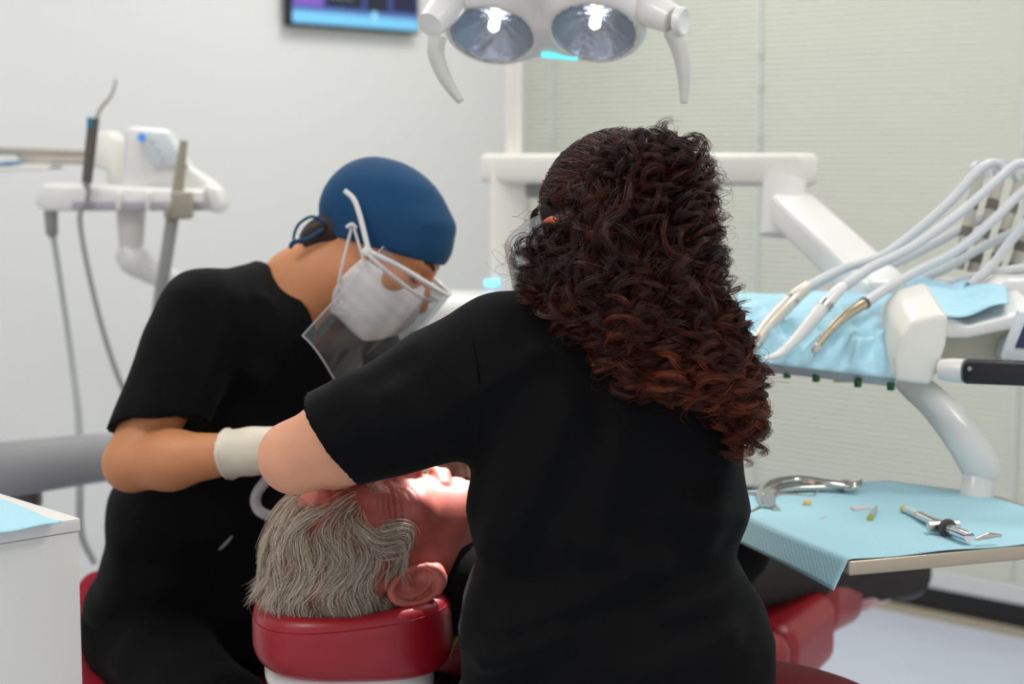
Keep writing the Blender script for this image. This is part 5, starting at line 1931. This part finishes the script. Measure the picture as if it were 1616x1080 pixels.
M_CURL = hair_mat('auburn_curls', (30, 13, 9), (76, 32, 20), (160, 76, 38), 0.40, spec=0.30, tone=True)
TONES = []
bun = at(1030, 315, 1.90)


def follow(p0, flow, n, ds, off, jit, sdf, pull=0.0012):
    """march over a surface along a flow, hovering at a given offset"""
    P = [p0]
    p = p0.copy()
    for i in range(n - 1):
        g = flow(p, i)
        p = p + g * ds
        d = sdf(p)
        gr = grad(sdf, p, 0.002)
        gr /= np.linalg.norm(gr, axis=1)[:, None] + 1e-9
        o = off * (1 + 0.5 * i / n)
        push = np.where(d < o, (o - d) * 0.7, np.clip(o - d, -pull, 0))
        p = p + gr * push[:, None]
        P.append(p)
    return np.stack(P, 1)


YLX, YLY = [780, 815, 905, 935, 985, 1050, 1110, 1165, 1230], [468, 468, 500, 515, 560, 612, 625, 610, 640]


XRY, XRX = [200, 240, 300, 400, 470, 520, 580, 640, 700], [1085, 1105, 1118, 1130, 1150, 1182, 1206, 1222, 1222]
XLY, XLX = [200, 240, 300, 340, 400, 440, 480, 620], [960, 905, 862, 842, 818, 805, 812, 900]


def to_px(p):
    q = p - V(0, 0, CAM_Z)
    dz_ = q @ V(0, math.cos(PITCH), -math.sin(PITCH))
    return CX + q[:, 0] / dz_ * FPX, CY - (q @ V(0, math.sin(PITCH), math.cos(PITCH))) / dz_ * FPX


def curls(nlock, nstr, npt, region, Lr, Rr, pitch, flowf, sdf, seedpts, seednrm, off=0.003, lockr=0.0012, seed=1, limit=True, base=0.0, start=0.15, tol=0):
    """locks of strands wound round a guide that follows the hair surface"""
    rg = np.random.default_rng(seed)
    idx = rg.choice(len(seedpts), nlock, p=region / region.sum())
    p0 = seedpts[idx] + seednrm[idx] * off
    L = rg.uniform(Lr[0], Lr[1], nlock)
    ax_, ay_ = to_px(p0)
    if limit:
        L = np.minimum(L, np.maximum(0.028, (np.interp(ax_ + 15, YLX, YLY) - ay_) / 1400.0 * rg.uniform(0.75, 1.25, nlock)))
    ds = (L / npt)[:, None]
    jit = rg.normal(0, 0.35, (nlock, 3))
    P = follow(p0, lambda p, i: flowf(p, jit, i / npt), npt, ds, off, None, sdf, 0.0002)
    fx_, fy_ = to_px(P.reshape(-1, 3))
    fx_, fy_ = fx_.reshape(nlock, npt), fy_.reshape(nlock, npt)
    bad = np.maximum(fx_ + 9 - np.interp(fy_, XRY, XRX), np.interp(fy_, XLY, XLX) - fx_ + 6).max(1) > tol
    bad |= (fy_.min(1) < 216 - tol)
    if limit:
        bad |= (fy_[:, -1] - fy_[:, 0]) < 0.45 * L * 1400
    P, L, nlock, ax_, ay_ = P[~bad], L[~bad], int((~bad).sum()), ax_[~bad], ay_[~bad]
    T = np.gradient(P, axis=1)
    T /= np.linalg.norm(T, axis=2)[..., None] + 1e-9
    N = grad(sdf, P.reshape(-1, 3), 0.003).reshape(P.shape)
    N = N - T * (N * T).sum(2)[..., None]
    N /= np.linalg.norm(N, axis=2)[..., None] + 1e-9
    Bn = np.cross(T, N)
    R = rg.uniform(Rr[0], Rr[1], nlock)
    pt = rg.uniform(pitch[0], pitch[1], nlock)
    ph0 = rg.uniform(0, 6.28, nlock)
    sgn = rg.choice([-1, 1], nlock)
    tt = np.linspace(0, 1, npt)[None, :]
    s = tt * L[:, None]
    env = np.clip(start + (1 - start) * tt / 0.6, 0, 1) * (1.0 + 0.2 * tt)
    tn = np.clip(rg.beta(1.6, 2.6, nlock) * 0.75 + 0.34 * np.clip((ay_ - 380) / 200, 0, 1) - 0.05, 0, 1)
    tipk = rg.uniform(0.2, 1.3, nlock)[:, None]
    out = []
    for k in range(nstr):
        dph = rg.normal(0, 0.16, nlock)[:, None]
        dR = (1 + rg.normal(0, 0.10, nlock))[:, None]
        ph = ph0[:, None] + dph + sgn[:, None] * 2 * math.pi * (s / pt[:, None] + tipk * np.clip((tt - 0.6) / 0.4, 0, 1) ** 1.6)
        o1 = rg.normal(0, lockr, (nlock, 1, 3)) * (0.7 + 0.6 * tt[..., None])
        r_ = R[:, None] * dR * env
        Q = P + N * (r_ * (np.cos(ph) + 0.35))[..., None] + Bn * (r_ * np.sin(ph))[..., None] + o1
        out.append(Q)
        TONES.append(np.clip(tn + rg.normal(0, 0.07, nlock) + base, 0, 1))
    return np.concatenate(out, 0)


nsd = f_hairbase
gn = grad(nsd, hv, 0.003)
gn /= np.linalg.norm(gn, axis=1)[:, None] + 1e-9
pxs = CX + hv[:, 0] / hv[:, 1] * FPX
ppy = at(0, 0, 1)
vv = (hv - V(0, 0, CAM_Z))
fwc, upc = V(0, math.cos(PITCH), -math.sin(PITCH)), V(0, math.sin(PITCH), math.cos(PITCH))
pys = CY - (vv @ upc) / (vv @ fwc) * FPX
smooth_zone = (((pxs < 938 + (330 - pys) * 0.12) & (pys < 320 + (pxs - 840) * 0.25)) | (gn[:, 1] > 0.35)) & (np.linalg.norm(hv - at(1045, 308, 1.91), axis=1) > 0.072)
cam_side = np.clip(0.25 - gn[:, 1], 0.05, 1.3)
w_curl = np.where(smooth_zone, 0.0, 1.0) * cam_side


def flow_curl(p, jit, t):
    g = V(0.16, -0.02, -1.0) + jit * (0.7 + 1.1 * np.sin(3.0 * t + 9 * jit[:, :1]))
    return g / np.linalg.norm(g, axis=1)[:, None]


S1 = curls(620, 22, 48, w_curl, (0.08, 0.17), (0.004, 0.010), (0.060, 0.120), flow_curl, nsd, hv, gn, 0.002, 0.0016, 3, start=0.6)
S2 = curls(340, 20, 48, w_curl * np.clip((pys - 360) / 100, 0.15, 1), (0.05, 0.12), (0.008, 0.0155), (0.042, 0.080), flow_curl, nsd, hv, gn, 0.004, 0.0011, 5, start=0.0)
w_bun = np.exp(-(np.linalg.norm(hv - at(1055, 288, 1.9), axis=1) / 0.05) ** 2)


def flow_bun(p, jit, t):
    g = V(0.5, -0.2, 0.5 - 1.8 * t) + jit * 1.5
    return g / np.linalg.norm(g, axis=1)[:, None]


S4 = curls(190, 18, 48, w_bun, (0.03, 0.07), (0.008, 0.0145), (0.035, 0.060), flow_bun, nsd, hv, gn, 0.003, 0.0013, 9, False)


def flow_tail(p, jit, t):
    g = V(0.40 - 0.55 * t, 0.0, -1.0) + jit * 0.30
    return g / np.linalg.norm(g, axis=1)[:, None]


w_tail = np.exp(-(np.linalg.norm(hv - at(1166, 570, 1.855), axis=1) / 0.026) ** 2)
S5 = curls(60, 20, 48, w_tail, (0.05, 0.105), (0.005, 0.010), (0.034, 0.055), flow_tail, nsd, hv, gn, 0.001, 0.0014, 12, False)
w_side = np.exp(-(np.linalg.norm(hv - at(862, 415, 1.92), axis=1) / 0.04) ** 2)


def flow_side(p, jit, t):
    g = V(-0.25, -0.05, -1.0) + jit * 0.7
    return g / np.linalg.norm(g, axis=1)[:, None]


S6 = curls(60, 18, 48, w_side, (0.035, 0.07), (0.006, 0.011), (0.026, 0.04), flow_side, nsd, hv, gn, 0.002, 0.0012, 13)
S7 = curls(150, 3, 48, w_curl, (0.07, 0.16), (0.003, 0.009), (0.030, 0.065), flow_curl, nsd, hv, gn, 0.006, 0.0042, 15, base=0.06, start=0.5)
S8 = curls(70, 11, 48, w_curl * np.clip((hv[:, 0] - 0.16) / 0.06, 0, 1), (0.04, 0.09), (0.009, 0.0155), (0.035, 0.06), flow_curl, nsd, hv, gn, 0.006, 0.0011, 17, tol=10)
ALLS = np.concatenate([S1, S2, S4, S5, S6, S7, S8], 0)
hair_obj('curls', ALLS, RNG.uniform(0.00020, 0.00036, len(ALLS)), M_CURL, hair_part, 0.35, tone=np.concatenate(TONES))
TONES.clear()
# fine fly-aways
S3 = curls(700, 1, 48, np.where(smooth_zone, 0.04, 1.0) * np.clip(0.6 - np.abs(gn[:, 1]), 0.05, 1), (0.03, 0.08), (0.006, 0.015), (0.02, 0.05), flow_curl, nsd, hv, gn, 0.010, 0.005, 8, tol=14)
hair_obj('fine_curls', S3, RNG.uniform(0.00012, 0.0002, len(S3)), M_CURL, hair_part, 0.4, tone=np.concatenate(TONES))
# smooth combed hair on the crown
rg = np.random.default_rng(21)
wz = smooth_zone * 1.0 + 0.15 * np.exp(-((pxs - 960) / 60) ** 2) * (pys < 330)
idx = rg.choice(len(hv), 5200, p=wz / wz.sum())
p0 = hv[idx] + gn[idx] * 0.004
jit = rg.normal(0, 0.10, (len(p0), 3))
offs = rg.uniform(0.0015, 0.006, len(p0))
fl = lambda p, i: (lambda g: g / (np.linalg.norm(g, axis=1)[:, None] + 1e-9))((bun - p) / (np.linalg.norm(bun - p, axis=1)[:, None] + 1e-9) + jit)
Ls = np.clip(np.linalg.norm(bun - p0, axis=1), 0.02, 0.09)
SM = follow(p0, fl, 18, (Ls / 18)[:, None], offs, None, lambda p: f_hairbase(p) + 0.006)
hair_obj('combed_crown', SM, RNG.uniform(0.00022, 0.0004, len(SM)), hair_mat('crown_hair', (32, 14, 10), (60, 26, 16), (98, 45, 25), 0.38, spec=0.25), hair_part, 0.8)

# ------------------------------------------------------------------ patient's hair
pv, pq = surf(lambda p: head(toP(p), male=True, ears=(), detail=False) * SP, HC - 0.2, HC + 0.2, 0.005)
ql = toP(pv)
x, y, zz = np.abs(ql[:, 0]), ql[:, 1], ql[:, 2]
hairline = np.where(zz > 0.055, 0.066 - 0.30 * (zz - 0.055), 0.045 - 0.10 * (0.055 - zz) * 5)
scalp = (y < hairline) & (zz > -0.055) & ((zz > 0.008) | (y < -0.035)) & ~((zz < 0.030) & (y > -0.04) & (y < 0.010))
side_b = (zz < 0.034) & (zz > -0.002) & (y > 0.010) & (y < 0.034) & (x > 0.05)
wP = np.where(scalp, 1.0, 0.0) * np.where((y > 0.045), 0.45, 1.0) + side_b * 0.9
wP = wP * (pv[:, 2] > HR[2] - 0.01)
fbase = lambda p: head(toP(p), male=True, ears=(), detail=False) * SP
gP = grad(fbase, pv, 0.002)
gP /= np.linalg.norm(gP, axis=1)[:, None] + 1e-9
rg = np.random.default_rng(31)
NL_, PER = 560, 24
idx = rg.choice(len(pv), NL_, p=wP / wP.sum())
lockp = pv[idx]
ljit = rg.normal(0, 0.20, (NL_, 3))
lph = rg.uniform(0, 6.28, NL_)
p0 = np.repeat(lockp, PER, 0) + rg.normal(0, 0.0042, (NL_ * PER, 3))
ji = np.repeat(ljit, PER, 0) + rg.normal(0, 0.06, (NL_ * PER, 3))
phz = np.repeat(lph, PER)
fwdw, upw, rtw = RP[:, 1], RP[:, 2], RP[:, 0]
NP_ = 20


def flowP(p, i):
    q = toP(p)
    t_ = i / NP_
    back = np.clip((q[:, 2] - 0.02) / 0.05, 0, 1)[:, None]
    g = -fwdw * 1.0 + upw * 0.10 * (1 - back) + ji
    # side locks near the ear sweep forward to the temple
    tem = (np.exp(-((q[:, 2] - 0.022) / 0.022) ** 2) * np.clip((q[:, 1] + 0.012) / 0.02, 0, 1))[:, None]
    g = g * (1 - tem) + tem * (-upw * 0.95 + fwdw * 0.15 + ji)
    wave = 0.80 * np.sin(q[:, 1] * 75 + 0.22 * phz + q[:, 2] * 35)[:, None]
    g = g + upw * wave * (1 - tem)
    return g / (np.linalg.norm(g, axis=1)[:, None] + 1e-9)


Lp_ = np.clip(rg.normal(0.052, 0.010, NL_ * PER), 0.02, 0.08)
offp = np.repeat(rg.uniform(0.004, 0.015, NL_), PER) + rg.uniform(-0.002, 0.002, NL_ * PER)
PH = follow(p0, flowP, NP_, (Lp_ / NP_)[:, None], offp, None, fbase)
hair_obj('hair', PH, RNG.uniform(0.00018, 0.00034, len(PH)), hair_mat('grey_hair', (128, 108, 90), (190, 172, 152), (234, 224, 208), 0.4), pat, 0.35)
# eyebrow
eb = []
for sx in (1, -1):
    for k in range(95):
        u = rg.uniform(0, 1)
        b0 = frP(sx * (0.014 + 0.042 * u), 0.094 - 0.026 * u ** 2 + rg.normal(0, 0.001), 0.031 + 0.010 * math.sin(u * 3) + rg.normal(0, 0.003))
        dr = RP @ V(sx * 0.8, 0.25 + rg.normal(0, 0.25), 0.35 + rg.normal(0, 0.35))
        eb.append([b0 + dr * 0.020 * (j / 7) + RP @ V(0, 0.003, -0.004) * (j / 7) ** 2 for j in range(8)])
hair_obj('eyebrow', np.array(eb), 0.00018, MATS['grey_hair'], pat, 0.4)
